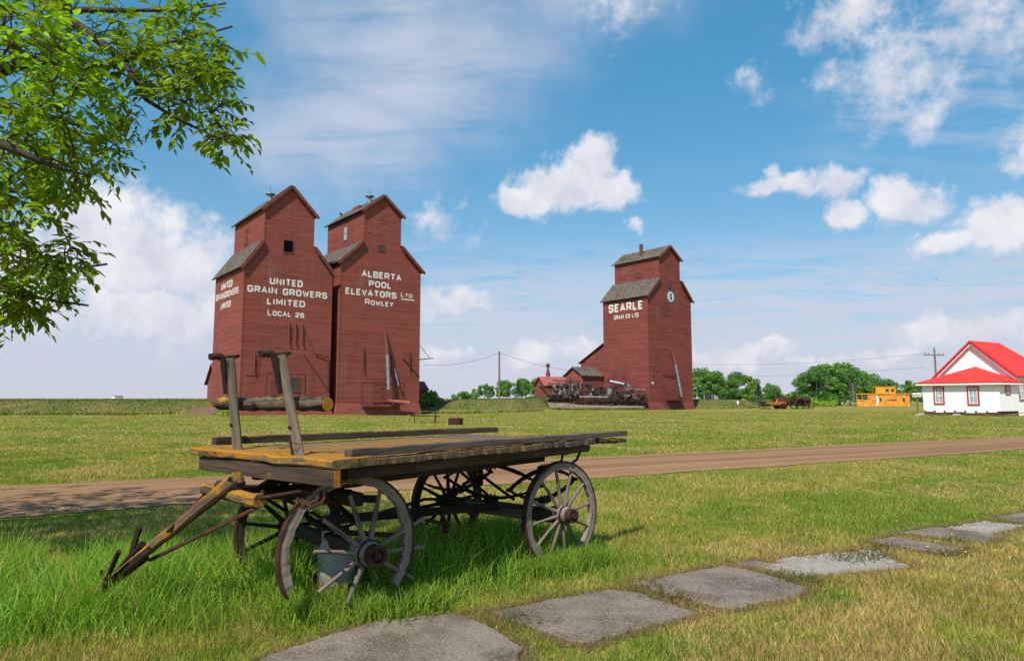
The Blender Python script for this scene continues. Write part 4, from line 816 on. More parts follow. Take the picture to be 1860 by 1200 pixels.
mb = MB()
for a, b in (((x0_ - .03, y0 - o_, eo - .08), (x0_ - .03, ym, pz - .08)), ((x0_ - .03, y1 + o_, eo - .08), (x0_ - .03, ym, pz - .08))): mb.beam(a, b, .05, .24, up=(1, 0, 0)) if 0 else mb.beam(a, b, .22, .05, up=(1, 0, 0))
mb.build('rake_trim', 'frame_red', HO)
for a, b in (((x0_ + .02, y0 - o_ + .1, eo - .17), (x0_ + .02, ym, pz - .24)), ((x0_ + .02, y1 + o_ - .1, eo - .17), (x0_ + .02, ym, pz - .24))): MB().beam(a, b, .18, .04, up=(1, 0, 0)).build('white_trim', 'wall_white', HO)
ov = .45; ap = (A - .02, 3.45, 4.55); ea = 2.98
mb = MB(); roofpoly(mb, [(-ov, -ov, ea), ap, (-ov, W + ov, ea)], .07, (0, 1, 0)); roofpoly(mb, [(-ov, -ov, ea), (A, -ov, ea), ap], .07, (1, 0, 0)); roofpoly(mb, [(-ov, W + ov, ea), ap, (A, W + ov, ea)], .07, (1, 0, 0)); mb.build('annex_roof', 'roof_red_metal', HO)
mb = MB(); mb.box(-ov + .02, -ov + .05, -ov + .02, W + ov - .02, ea - .16, ea - .01); mb.box(-ov + .051, A - .02, -ov + .02, -ov + .05, ea - .161, ea - .01); mb.build('fascia', 'wall_white', HO)
def hwin(side, a, b, z0, z1, name='window'):
    def bx(mb, p, q, r0, r1, d0, d1):
        if side == 'f': mb.box(-d1, -d0, p, q, r0, r1)
        else: mb.box(p, q, side - d1, side - d0, r0, r1)
        return mb
    mb = bx(MB(), a, b, z0, z1, .004, .03); g_ = mb.build(name, 'curtain', HO); f = MB(); k = .13
    bx(f, a - k, b + k, z1, z1 + k, .003, .07); bx(f, a - k, b + k, z0 - k, z0, .003, .072); bx(f, a - k, a, z0, z1, .003, .068); bx(f, b, b + k, z0, z1, .003, .068); f.build('frame', 'frame_red', g_)
    f = MB(); t = .06; zc = (z0 + z1) / 2
    bx(f, a, b, z1 - t, z1, .03, .055); bx(f, a, b, z0, z0 + t, .03, .056); bx(f, a, a + t, z0 + t, z1 - t, .03, .054); bx(f, b - t, b, z0 + t, z1 - t, .03, .054)
    if z1 - z0 > .8: bx(f, a + t, b - t, zc - .03, zc + .03, .03, .053); bx(f, (a + b) / 2 - .02, (a + b) / 2 + .02, z0 + t, zc - .03, .03, .052); bx(f, (a + b) / 2 - .02, (a + b) / 2 + .02, zc + .03, z1 - t, .03, .052)
    f.build('sash', 'wall_white', g_)
hwin('f', 4.75, 5.45, 1.15, 2.55); hwin('f', 1.75, 2.5, 1.1, 2.55); hwin(0.0, 1.2, 1.85, 2.05, 2.6)
hwin(y0, 4.3, 5.1, 1.5, 3.05); hwin(y0, 6.0, 6.9, 1.5, 3.05)
for i in range(7): MB().box(-.02 + .01 * (i % 2), .04, .3 + i * .9, 1.0 + i * .9, .34 - .04 * (i % 3), .459).build('skirting_scrap', 'wall_white', HO)
tag(MB().beam(HC + Vector((-1.0, -1.6, .05)), HC + Vector((2.2, -1.3, .55)), .09, .06).build('grey_rail', 'wood_grey'), 'grey plank propped up along the house wall at the right edge', 'plank')
for (x, y, s_, lab) in ((36.6, 61.6, .5, 'pale stone on the grass under the left window of the white house'), (39.2, 60.6, .42, 'flat white block on the grass under the right window of the white house')):
    mb = MB(); mb.tube([(x - s_, y, .02), (x - s_ * .6, y, .10), (x + s_ * .5, y, .12), (x + s_, y, .02)], [.05, .16, .15, .04], 7, jit=.2); tag(mb.build('stone', 'rubble_white'), lab, 'stone')

# ------------------------------------------------------------------ poles and wires
def upole(x, y, z0, h, r, lab, arms=False):
    p = empty('utility_pole', (x, y, z0), 0.15, lab, 'utility pole'); MB().tube([(0, 0, -.4), (0, 0, h)], [r, r * .72], 10).build('shaft', 'pole_wood', p)
    if arms:
        a = MB().beam((-1.3, .1, h - .75), (1.3, .1, h - .75), .10, .12).build('crossarm', 'pole_wood', p)
        for k in (-1.2, -.7, .7, 1.2): MB().tube([(k, .1, h - .69), (k, .1, h - .55), (k, .1, h - .48)], [.04, .07, .03], 8).build('insulator', 'galvanized', a)
        MB().tube([(0, .05, h), (0, .05, h + .25)], [.05, .04], 8).build('insulator', 'galvanized', p)
    else: MB().tube([(0, 0, h), (0, 0, h + .06)], [r * .8, r * .5], 10).build('pole_cap', 'iron', p)
    return p
p1z = gz1(-1.73, 93); upole(-1.73, 93, p1z, 7.9 - p1z, .15, 'bare wooden pole on the grassy bank between the elevators')
upole(49.6, 80, .2, 7.2, .13, 'wooden utility pole with a crossarm behind the white house', True)
def wire(a, b, sag, lab, r=.018):
    a, b = Vector(a), Vector(b); pts = [a.lerp(b, i / 20) - Vector((0, 0, sag * 4 * (i / 20) * (1 - i / 20))) for i in range(21)]
    tag(MB().tube(pts, r, 5, caps=False).build('overhead_wire', 'wire_black'), lab, 'wire')
wire((-1.73, 93, 7.75), (-9.9, 78, 5.35), .5, 'black wire from the bare pole left to the elevator lettered ALBERTA POOL'); wire((-1.73, 93, 7.75), (11.8, 103.5, 5.6), .55, 'black wire from the bare pole right to the drive shed')
wire((48.4, 80, 6.8), (26.2, 101, 6.6), .5, 'upper of the two thin wires right of the elevator lettered SEARLE', .012); wire((48.4, 80.2, 5.2), (24, 120, 5.2), .4, 'lower of the two thin wires right of the elevator lettered SEARLE', .012)
bx_ = empty('birdhouse_post', (43.7, 74, 0), .3, 'post carrying two small white birdhouses, left of the white house', 'post'); MB().tube([(0, 0, -.2), (0, 0, 1.75)], [.10, .09], 8).build('post', 'pole_wood', bx_)
for k in (-.28, .28): b_ = MB().box(k - .2, k + .2, -.15, .15, 1.752, 2.0).build('birdhouse', 'white_paint', bx_); MB().prism([(k - .26, 2.002), (k + .26, 2.002), (k, 2.18)], -.2, .2, lambda a, z, d: (a, d, z)).build('roof', 'white_paint', b_)
mk = empty('marker_post', (34.2, 104, gz1(34.2, 104)), 0, 'short pale-topped post standing in the lawn right of the rightmost elevator', 'post')
MB().tube([(0, 0, -.2), (0, 0, .75)], [.17, .15], 8).build('post', 'pole_wood', mk); MB().tube([(0, 0, .75), (.02, 0, 1.25)], [.16, .13], 8).build('top', 'white_paint', mk)

# ------------------------------------------------------------------ picnic table and fire ring
pt = empty('picnic_table', (-5.72, 45.2, gz1(-5.7, 45.2)), R(8), 'dark picnic table on the lawn in front of the elevators', 'picnic table')
for z, y0p, y1p, nm, n_ in ((.74, -.36, .36, 'table_top', 5), (.45, -.78, -.54, 'bench', 2), (.45, .54, .78, 'bench', 2)):
    o2 = MB(); stp = (y1p - y0p) / n_
    for i in range(n_): o2.beam((-.95, y0p + stp * (i + .5), z), (.95, y0p + stp * (i + .5), z), stp - .012, .04)
    o2.build(nm, 'wood_brown', pt)
for x in (-.68, .68):
    for s_ in (-1, 1): MB().tube([(x, s_ * .2, .72), (x, s_ * .62, .0)], .025, 6).build('leg', 'iron', pt)
    MB().tube([(x, -.66, .41), (x, .66, .41)], .025, 6).build('bench_rail', 'iron', pt)
fpz = gz1(-3.4, 41.5); fp = empty('fire_ring', (-3.4, 41.5, fpz), 0, 'rusty round steel fire ring on the lawn right of the picnic table', 'fire pit')
mb = MB().ring((0, 0, .21), (0, 0, 1), (1, 0, 0), .42, .44, .42, n=36); mb.build('ring', 'iron_rust', fp)
for z in (.1, .21, .32): MB().ring((0, 0, z), (0, 0, 1), (1, 0, 0), .44, .455, .03, n=36).build('rib', 'iron_rust', fp)
MB().tube([(-.18, -.1, .1), (.12, .1, .5)], .035, 6).build('stick', 'wood_pale', fp)

# ------------------------------------------------------------------ old farm machines on the gravel pad by the right elevator
PAD = [(2.6, 100.5), (3.6, 96.4), (7.2, 94.9), (12, 94.3), (18.0, 93.4), (18.5, 95.0), (13.6, 101.6), (9, 108), (3, 107)]
mb = MB(); pr = ragged(PAD, .6, .12, 5); n = len(pr); cx, cy = 10, 99
pz0 = lambda x, y: .50 + .55 * (1 - min(max((x - 3) / 9, 0), 1))
mb.add([(x, y, -.5) for x, y in pr] + [(x, y, pz0(x, y)) for x, y in pr] + [(cx + (x - cx) * .9, cy + (y - cy) * .9, pz0(x, y) + .05) for x, y in pr], [(k, (k + 1) % n, n + (k + 1) % n, n + k) for k in range(n)] + [(n + k, n + (k + 1) % n, 2 * n + (k + 1) % n, 2 * n + k) for k in range(n)] + [tuple(range(2 * n, 3 * n))])
tag(mb.build('gravel_pad', 'gravel_pad'), kind='structure')
MR = R(-13)
def mroot(x, lab, nm, cat, dy=0.0):
    q = Vector((3.9, 98.3, 0)) + Vector((math.cos(MR), math.sin(MR), 0)) * x + Vector((-math.sin(MR), math.cos(MR), 0)) * dy
    return empty(nm, (q.x, q.y, pz0(q.x, q.y) + .05), MR, lab, cat)
def iwheel(root, x, y, r, m='iron', w=.12, nsp=8, z=None):
    z = r if z is None else z
    o = MB().ring((x, y, z), (0, -1, 0), (1, 0, 0), r - .05, r, w, n=24).build('wheel', m, root); mb = MB()
    for k in range(nsp):
        a = k * 2 * math.pi / nsp; mb.tube([(x, y, z), (x + math.cos(a) * (r - .04), y, z + math.sin(a) * (r - .04))], .022, 5)
    mb.tube([(x, y - .12, z), (x, y + .12, z)], .08, 8); mb.build('spokes', m, o); return o
def disc(root, x, y, z, r, m='machine_dark', nm='pulley'): MB().tube([(x, y, z), (x, y - .12, z)], [r, r], 16, smooth=False).build(nm, m, root)
def rod(root, a, b, r, m='machine_dark', nm='rod'): MB().tube([a, b], r, 6).build(nm, m, root)
def tbox(root, nm, m, x0, x1, y0, y1, z0, z1, sl=0.0):
    mb = MB(); mb.add([(x0, y0, z0), (x1, y0, z0), (x1, y1, z0), (x0, y1, z0), (x0 + sl, y0, z1), (x1 - sl, y0, z1), (x1 - sl, y1, z1), (x0 + sl, y1, z1)], [(3, 2, 1, 0), (4, 5, 6, 7), (0, 1, 5, 4), (1, 2, 6, 5), (2, 3, 7, 6), (3, 0, 4, 7)]); return mb.build(nm, m, root)
def clutter(root, x0, x1, z0, z1, y, n, seed):
    r = random.Random(seed)
    for i in range(n):
        x, z = r.uniform(x0, x1), r.uniform(z0, z1); k = r.random(); m = r.choice(['machine_dark', 'machine_dark', 'iron', 'iron_rust', 'iron_rust', 'machine_sheet', 'machine_wood'])
        if k < .4: disc(root, x, y - r.uniform(0, .15), z, r.uniform(.08, .26), m)
        elif k < .75: a = r.uniform(-1.2, 1.2); L = r.uniform(.4, 1.3); rod(root, (x, y - r.uniform(.05, .2), z), (x + L * math.cos(a), y - r.uniform(.05, .2), min(z1 + .2, max(.2, z + L * math.sin(a)))), r.uniform(.025, .06), m)
        else: s_ = r.uniform(.1, .3); tbox(root, 'bracket', m, x - s_, x + s_, y - .2, y, z - s_ * .6, z + s_ * .6, r.uniform(0, .08))
t1 = mroot(.0, 'old threshing machine with a drooping feeder arm, leftmost of the rusty machines', 'threshing_machine', 'threshing machine')
tbox(t1, 'body', 'machine_sheet', 2.0, 6.2, -.6, .9, 1.0, 2.55, .1); tbox(t1, 'hood', 'machine_wood', 1.3, 6.4, -.5, .8, 2.56, 2.75, .05); tbox(t1, 'underbody', 'machine_dark', 1.4, 6.0, -.5, .8, .35, .99, -.3)
for x in (2.5, 3.9, 4.95): tbox(t1, 'side_panel', 'machine_dark', x, x + .5, -.66, -.605, 1.1, 2.4)
MB().beam((.2, -.1, 2.15), (2.1, -.1, 2.35), 1.0, .28).build('feeder', 'machine_dark', t1); MB().beam((.15, -.1, 2.2), (1.35, -.1, .95), .9, .22).build('feeder_arm', 'machine_dark', t1)
MB().tube([(2.0, 0, 3.1), (4.9, 0, 3.0)], .10, 8).build('shaft', 'machine_wood', t1); MB().tube([(4.6, -.7, -.2), (4.6, -.7, 3.4)], .10, 6).build('post', 'machine_dark', t1)
tbox(t1, 'skid', 'machine_dark', 1.2, 6.4, -.3, .8, -.1, .36); clutter(t1, 1.0, 6.4, .5, 2.7, -.68, 44, 1)
for x, r in ((2.2, .48), (3.0, .42), (5.3, .5)): iwheel(t1, x, -.75, r)
t2 = mroot(6.1, 'old threshing machine with a grey blower pipe on top, middle of the rusty machines', 'threshing_machine', 'threshing machine')
tbox(t2, 'body', 'machine_dark', .6, 4.6, -.5, .9, .5, 2.4, .2); tbox(t2, 'side_panel', 'machine_wood', 2.9, 3.6, -.6, -.505, 1.35, 1.9); tbox(t2, 'side_panel', 'machine_sheet', 3.65, 4.35, -.6, -.505, 1.4, 2.3)
MB().tube([(4.0, -.2, 3.25), (4.3, -.2, 3.2), (6.4, -.3, 2.75), (6.7, -.3, 2.5), (6.75, -.35, 2.1)], [.25, .24, .24, .26, .24], 12).build('blower_pipe', 'galvanized', t2); disc(t2, 3.9, -.2, 3.3, .25, 'iron_rust', 'pipe_end')
MB().tube([(.5, -.1, 2.75), (1.0, -.2, 2.9), (1.5, -.2, 2.75)], [.32, .42, .36], 12).build('drum', 'machine_dark', t2); MB().beam((1.2, -.4, 2.6), (3.0, -.5, 1.2), .5, .3).build('chute', 'machine_dark', t2)
MB().beam((4.2, -.5, 2.6), (6.3, -.6, .9), .45, .22).build('elevator_arm', 'machine_dark', t2); tbox(t2, 'tail_box', 'machine_dark', 4.6, 7.0, -.5, .6, .5, 1.9, .3)
tbox(t2, 'skid', 'machine_dark', .4, 7.0, -.3, .8, -.1, .5); clutter(t2, .4, 7.0, .5, 2.7, -.62, 62, 2)
for x, r in ((4.9, .5), (5.7, .42), (6.6, .5)): iwheel(t2, x, -.8, r)
t3 = mroot(5.6, 'rusty cultivator with a grey roller bar above tines, before the threshing machines', 'cultivator', 'cultivator', -1.6)
MB().tube([(.4, 0, 1.05), (4.4, 0, 1.0)], .17, 10).build('roller_bar', 'machine_sheet', t3); MB().beam((.3, 0, .72), (4.6, 0, .72), .3, .12).build('frame', 'iron_rust', t3); MB().beam((.3, -.1, .45), (4.6, -.1, .45), .12, .10).build('frame', 'machine_dark', t3)
for k in range(16): x = .55 + k * .25; MB().tube([(x, 0, .7), (x + .06, -.18, .4), (x, -.1, .08), (x + .05, -.02, .0)], .03, 5).build('tine', 'iron_rust', t3)
iwheel(t3, .1, -.1, .55); iwheel(t3, 4.75, -.1, .55); rod(t3, (.1, -.2, .5), (-.6, -.5, .25), .06, 'iron_rust', 'hitch')
t4 = mroot(12.4, 'small rusty binder with upright posts, rightmost of the rusty machines', 'binder', 'farm machine', -.2)
tbox(t4, 'body', 'machine_dark', .1, 2.5, -.3, .5, .4, 1.5, .1); MB().tube([(-.1, -.3, 0), (-.1, -.3, 2.9)], .12, 6).build('post', 'machine_wood', t4); tbox(t4, 'post_cap', 'machine_dark', -.3, .15, -.5, -.1, 2.9, 3.1)
for z in (1.9, 2.3): MB().beam((-.1, -.3, z), (2.6, -.3, z), .1, .12).build('rail', 'machine_sheet' if z > 2 else 'machine_dark', t4)
for x in (.9, 1.7, 2.5): rod(t4, (x, -.3, .6), (x + .05, -.3, 2.4), .05, 'machine_wood', 'upright')
tbox(t4, 'skid', 'machine_dark', .0, 2.7, -.2, .5, -.1, .4); clutter(t4, -.1, 2.7, .4, 2.2, -.4, 28, 4); iwheel(t4, .5, -.5, .45); iwheel(t4, 1.9, -.5, .58, 'machine_dark'); iwheel(t4, 2.6, -.4, .5, 'machine_dark')

# ------------------------------------------------------------------ tractor, cart, caboose
tr = empty('tractor', (43.0, 103.2, gz1(43, 103)), R(12), 'rusty brown antique tractor with an exhaust stack, parked by the orange cart', 'tractor')
for y in (-.75, .75): iwheel(tr, -.2, y, .72, 'machine_dark', .35, 10); iwheel(tr, 1.75, y * .8, .5, 'iron_rust', .2, 8)
mb = MB().tube([(-.1, 0, 1.35), (.1, 0, 1.35), (1.9, 0, 1.3), (2.0, 0, 1.28)], [.3, .48, .46, .3], 14); mb.build('boiler', 'iron_rust', tr)
for y in (-.75, .75): MB().ring((-.2, y, .72), (0, -1, 0), (1, 0, 0), .80, .86, .42, 10, 190, 20).build('fender', 'iron_rust', tr)
MB().beam((-.9, 0, .72), (1.9, 0, .72), .5, .22).build('chassis', 'machine_dark', tr); MB().tube([(.25, -.1, 1.75), (.25, -.1, 2.35), (.25, -.1, 2.7)], [.08, .07, .09], 8).build('exhaust_stack', 'machine_dark', tr)
MB().beam((-.9, 0, 1.1), (-.3, 0, 1.15), .6, .12).build('seat_deck', 'iron_rust', tr); MB().ring((-.45, 0, 1.55), (1, 0, .5), (0, 1, 0), .19, .23, .04, n=18).build('steering_wheel', 'machine_dark', tr)
tk = empty('old_tank', (41.6, 106.5, gz1(41.6, 106.5)), R(15), 'rusty brown round tank standing between the orange cart and the tractor', 'tank'); MB().tube([(-.9, 0, .95), (-.85, 0, .95), (.85, 0, .95), (.9, 0, .95)], [.5, .85, .85, .5], 18).build('shell', 'iron_rust', tk)
for x in (-.6, .6): MB().box(x - .1, x + .1, -.6, .6, -.1, .3).build('cradle', 'machine_dark', tk)
ct = empty('orange_cart', (38.3, 100.6, gz1(38.3, 100.6)), R(14), 'rusty orange box cart on small iron wheels, left of the tractor', 'cart')
tbox(ct, 'box', 'cart_rust', -1.5, 1.75, -.55, .55, .62, 1.12, -.08); MB().beam((-1.9, 0, .55), (1.9, 0, .55), .5, .13).build('chassis', 'machine_dark', ct); MB().beam((-.1, -.66, .7), (.25, -.66, 1.45), .14, .06, up=(0, 1, 0)).build('lever', 'cab_yellow', ct)
for x in (-1.5, 1.2):
    for y in (-.72, .72): iwheel(ct, x, y, .45, 'iron_rust', .14)
tbox(ct, 'engine_block', 'machine_dark', -2.0, -1.45, -.4, .4, .62, 1.15, .05)
cb = empty('caboose', (71.2, 131.5, gz1(71, 131)), R(-24), 'orange railway caboose with a rooftop cupola and a white arch on its side', 'caboose')   # local x = length, front faces -y
L2 = 5.1; cb.scale = (.92, .95, 1.0)
tbox(cb, 'body', 'cab_orange', -2.15, 4.6, -1.4, 1.4, .05, 2.35); MB().box(-L2 - .1, 4.75, -1.55, 1.55, 2.35, 2.5).build('roof', 'cab_orange', cb)
tbox(cb, 'cupola', 'cab_yellow', -1.5, 2.2, -1.42, 1.42, 2.5, 3.75, .05); MB().box(-1.9, 2.35, -1.5, 1.5, 3.75, 3.85).build('cupola_roof', 'cab_yellow', cb)
MB().box(-L2, -2.16, -1.45, 1.45, .02, .2).build('porch_floor', 'cab_orange', cb); MB().box(-L2, -2.16, -1.42, -1.36, .2, 1.1).build('porch_panel', 'cab_orange', cb); MB().box(-2.9, -2.16, -1.41, -1.35, 1.1, 2.34).build('porch_panel', 'cab_orange', cb)
for x in (-L2 + .06, -4.0, -3.0): MB().box(x - .05, x + .05, -1.44, -1.34, .2, 2.35).build('post', 'cab_orange', cb); MB().box(x - .05, x + .05, 1.34, 1.44, .2, 2.35).build('post', 'cab_orange', cb)
MB().box(-L2, -2.9, -1.45, -1.41, 1.25, 1.31).build('rail', 'white_paint', cb)
mb = MB(); vs = []
for i in range(15):
    a = R(-70 + 140 * i / 14); vs += [(-1.9 + .95 * math.cos(a) , 1.2 + 1.2 * math.sin(a)), (-1.75 + .42 * math.cos(a), 1.2 + 1.2 * math.sin(a) * 1.0)]
for i in range(14):
    q = [vs[2 * i], vs[2 * i + 2], vs[2 * i + 3], vs[2 * i + 1]]; mb.prism(q, -1.43, -1.402, lambda a, z, d: (a, d, z))
mb.build('white_arch', 'white_paint', cb)
for (a, b, z0, z1) in ((-.85, -.45, 1.0, 1.7), (3.3, 3.75, .95, 1.65), (-1.75, -1.72, .4, 2.0)): f = MB().box(a, b, -1.425, -1.403, z0, z1).build('window', 'glass_dark', cb); MB().box(a - .07, b + .07, -1.421, -1.402, z1, z1 + .07).box(a - .07, b + .07, -1.4215, -1.402, z0 - .07, z0).build('frame', 'cab_yellow', f)
for (a, b) in ((.35, .95), (1.35, 1.95)): f = MB().box(a, b, -1.47, -1.421, 2.85, 3.4).build('window', 'glass_dark', cb); MB().box(a - .07, b + .07, -1.462, -1.42, 3.4, 3.47).box(a - .07, b + .07, -1.463, -1.42, 2.78, 2.85).build('frame', 'cab_orange', f)
f = MB().box(-1.62, -1.49, -1.0, -.3, 2.85, 3.5).build('window', 'glass_dark', cb); MB().box(.9, 2.3, -1.6, -1.404, 1.32, 1.42).build('step', 'cab_orange', cb); MB().box(1.0, 2.2, -1.45, -1.405, 1.45, 2.3).build('bay_panel', 'cab_orange', cb)

# ------------------------------------------------------------------ far trees: trunk and leafy crown
def leaves_arr(c, n, d, rng, size, tilt=.5):
    """leaf quads: centres c (n,3), outward dirs d -> verts (n*4,3)"""
    v = d + rng.normal(size=(n, 3)) * tilt; v /= np.linalg.norm(v, axis=1)[:, None]
    a = np.cross(v, rng.normal(size=(n, 3))); a /= np.linalg.norm(a, axis=1)[:, None]; b = np.cross(v, a); s = size * rng.uniform(.6, 1.3, (n, 1))
    return np.stack([c - a * s, c - b * s * .55, c + a * s, c + b * s * .55], 1).reshape(-1, 3)
def far_tree(name, H, Wd, seed, hue, n=1500, kind='broad'):
    rng = np.random.default_rng(seed); root = empty(name, (0, 0, 0)); lob = []
    if kind == 'broad':
        for i in range(22):
            z = rng.uniform(.22, .96); rr = Wd * .5 * (1 - abs(z - .5) ** 1.6 * 1.7) * rng.uniform(.25, .95); a = rng.uniform(0, 6.28)
            lob.append((rr * math.cos(a), rr * math.sin(a), z * H, rng.uniform(.13, .24) * Wd))
    elif kind == 'spruce':
        for i in range(26): z = .08 + .9 * i / 26; rr = Wd * .42 * (1 - z); a = i * 2.4; lob.append((rr * math.cos(a), rr * math.sin(a), z * H, max(.10, .30 * (1 - z)) * Wd))
    else:
        for i in range(14): a = rng.uniform(0, 6.28); rr = Wd * .45 * rng.random() ** .5; lob.append((rr * math.cos(a), rr * math.sin(a), H * rng.uniform(.25, .8), rng.uniform(.16, .28) * min(Wd, H * 1.6)))
    C_, D_ = [], []
    for x, y, z, r in lob:
        k = n // len(lob); d = rng.normal(size=(k, 3)); d /= np.linalg.norm(d, axis=1)[:, None]; q = r * rng.uniform(.45, 1.1, (k, 1)) ** .6
        C_.append(np.array([x, y, z]) + d * q * np.array([1, 1, .85])); D_.append(d)
    C_ = np.concatenate(C_); D_ = np.concatenate(D_); k = len(C_)
    v = leaves_arr(C_, k, D_, rng, .25 if kind != 'spruce' else .2); f = np.arange(k * 4).reshape(-1, 4)
    base = np.array(hue)[None] * 2.3 * rng.uniform(.72, 1.3, (k, 1)) + rng.normal(size=(k, 3)) * .006
    raw_mesh('crown', v, f, 'far_leaf', np.repeat(np.clip(base, .004, 1), 4, 0), root)
    mb = MB(); mb.tube([(0, 0, -.4), (.05, 0, H * .3), (0, .08, H * .75)], [.028 * H, .02 * H, .006 * H], 7)
    for i in range(5): a = i * 1.3; z = H * (.25 + .1 * i); mb.tube([(0, 0, z), (math.cos(a) * Wd * .17, math.sin(a) * Wd * .17, z + H * .12), (math.cos(a) * Wd * .32, math.sin(a) * Wd * .32, z + H * .2)], [.012 * H, .008 * H, .003 * H], 5)
    mb.build('trunk', 'bark_pale' if kind == 'broad' else 'bark', root)
    return root
protos = {}
for k, H, Wd, sd2, hue, n_, kd in (('a', 8, 6.2, 1, (.055, .115, .022), 3600, 'broad'), ('b', 8, 5.0, 2, (.070, .135, .026), 3200, 'broad'), ('c', 8, 7.2, 3, (.044, .098, .022), 4000, 'broad'), ('d', 8, 3.8, 4, (.062, .118, .020), 2600, 'broad'),
                                  ('s', 8, 3.6, 5, (.022, .050, .020), 1700, 'spruce'), ('h', 2, 4.5, 6, (.060, .115, .020), 900, 'bush'), ('y', 2, 4.0, 7, (.14, .185, .022), 700, 'bush')):
    protos[k] = [far_tree({'s': 'spruce_tree', 'h': 'shrub', 'y': 'shrub'}.get(k, 'leafy_tree'), H, Wd, sd2, hue, n_, kd), False]
def plant(k, x, y, sc_, label, group, rz, sz=None):
    o, used = protos[k]
    if used:
        c = o.copy(); col.objects.link(c)
        for ch in o.children: q = ch.copy(); q.parent = c; col.objects.link(q)
        o = c
    protos[k][1] = True
    o.location = (x, y, gz1(x, y) - .1); o.scale = (sc_, sc_, sz or sc_); o.rotation_euler = (0, 0, rz)
    for kk in ('label', 'category', 'group'):
        if kk in o: del o[kk]
    tag(o, label, 'shrub' if k in 'hy' else 'tree', group)
XD = lambda px, d: (px - 930) / 1240 * d
far_row = [  # px, depth, kind, scale, place
 (830, 185, 'h', 1.0, 1), (852, 180, 'h', 1.2, 1), (872, 178, 'd', .50, 1), (890, 182, 'c', .50, 1), (908, 176, 'b', .58, 1), (926, 172, 'a', .62, 1), (941, 170, 's', .72, 1), (955, 174, 'a', .70, 1), (972, 168, 'b', .72, 1), (985, 172, 'c', .70, 1), (1003, 178, 'a', .62, 1),
 (1262, 158, 'b', .62, 2), (1278, 150, 'd', .75, 2), (1294, 152, 'a', .72, 2), (1310, 156, 'd', .66, 2), (1326, 160, 'a', .60, 2), (1341, 164, 'h', 1.2, 2), (1357, 150, 'd', .78, 2), (1376, 148, 's', .62, 2), (1392, 154, 'b', .48, 2), (1405, 150, 'c', .45, 2), (1427, 160, 'h', 1.2, 2), (1442, 158, 'h', 1.4, 2),
 (1462, 150, 'a', .80, 3), (1482, 146, 'c', .92, 3), (1502, 150, 'b', 1.06, 3), (1522, 152, 'a', 1.0, 3), (1541, 148, 'c', .88, 3), (1560, 152, 'b', .90, 3), (1578, 158, 'c', .74, 3), (1600, 168, 'a', .66, 4), (1622, 172, 'd', .62, 4), (1641, 176, 'b', .62, 4), (1662, 180, 'c', .62, 4), (1688, 190, 'a', .60, 4), (1530, 142, 'd', .55, 3), (1556, 143, 'd', .50, 3),
 (1270, 172, 'c', .85, 2), (1302, 176, 'b', .86, 2), (1334, 178, 'c', .80, 2), (1366, 170, 'b', .74, 2), (1398, 172, 'a', .62, 2), (1490, 166, 'c', 1.0, 3), (1532, 168, 'b', 1.15, 3), (1572, 170, 'a', .95, 3), (1612, 160, 'c', .66, 4), (1650, 164, 'd', .70, 4), (880, 196, 'a', .62, 1), (915, 192, 'c', .70, 1), (948, 190, 'b', .85, 1), (978, 188, 'd', .85, 1), (862, 200, 'b', .45, 1),
 (1470, 143, 'h', 1.1, 3), (1498, 141, 'h', 1.0, 3), (1580, 146, 'h', 1.0, 3)]
gname = {1: 'trees on the skyline between the elevators', 2: 'trees right of the rightmost elevator', 3: 'trees of the big grove', 4: 'trees behind the caboose'}
look = {'a': 'broad mid-green leafy tree', 'b': 'tall light-green leafy tree', 'c': 'wide dark-green leafy tree', 'd': 'slim green poplar-like tree', 's': 'dark conical spruce', 'h': 'low green bush'}
cnt = {}
for px, d, k, s_, g_ in far_row: cnt[(k, g_)] = cnt.get((k, g_), 0) + 1
seen = {}
ordn = ['leftmost', 'second from left', 'third from left', 'fourth from left', 'fifth from left', 'sixth from left', 'seventh from left']
for px, d, k, s_, g_ in sorted(far_row):
    i = seen.get((k, g_), 0); seen[(k, g_)] = i + 1; place = gname[g_].replace('trees ', '').replace('of the big', 'in the big')
    lab = look[k] + ' ' + place if cnt[(k, g_)] == 1 else f'{look[k]} {place}, {ordn[i]} of its kind'
    plant(k, XD(px, d), d, s_ * (.86 if g_ == 1 else 1.08) * rnd.uniform(.96, 1.04), lab, gname[g_], rnd.uniform(0, 6.28))
plant('h', XD(776, 84), 84, .75, 'dark bush in the gap right of the middle elevator', 'shrubs at the elevators', 1.0, 1.0); plant('h', XD(790, 92), 92, .6, 'green bush on top of the bank right of the middle elevator', 'shrubs at the elevators', 2.0)
plant('y', XD(418, 61), 61.3, .42, 'yellow-green bush at the foot of the leftmost elevator', 'shrubs at the elevators', .5); plant('y', XD(1475, 128), 128, .7, 'yellow-green bush in front of the big grove, left one', 'shrubs before the grove', .9); plant('y', XD(1500, 128), 128, .62, 'yellow-green bush in front of the big grove, right one', 'shrubs before the grove', 2.2)
dt = empty('bare_tree', (XD(1546, 136), 136, 0), 0, 'pale leafless sapling in front of the grove, left of the caboose', 'tree'); mb = MB(); mb.tube([(0, 0, -.2), (.1, 0, 2), (0, 0, 4.6)], [.14, .10, .03], 6)
for i in range(16): a = i * 2.2; z = 1.2 + i * .2; mb.tube([(.05, 0, z), (math.cos(a) * .5, math.sin(a) * .5, z + .7), (math.cos(a) * .8, math.sin(a) * .8, z + 1.3)], [.045, .03, .012], 5)
mb.build('trunk', 'bark_pale', dt)
hs = gable_shed('far_house', (XD(1302, 175), 175, .6), R(50), 'small pale building half hidden by trees right of the rightmost elevator', 5, 7, 2.8, 4.2, 'plastic_grey', 'galvanized', 'house')
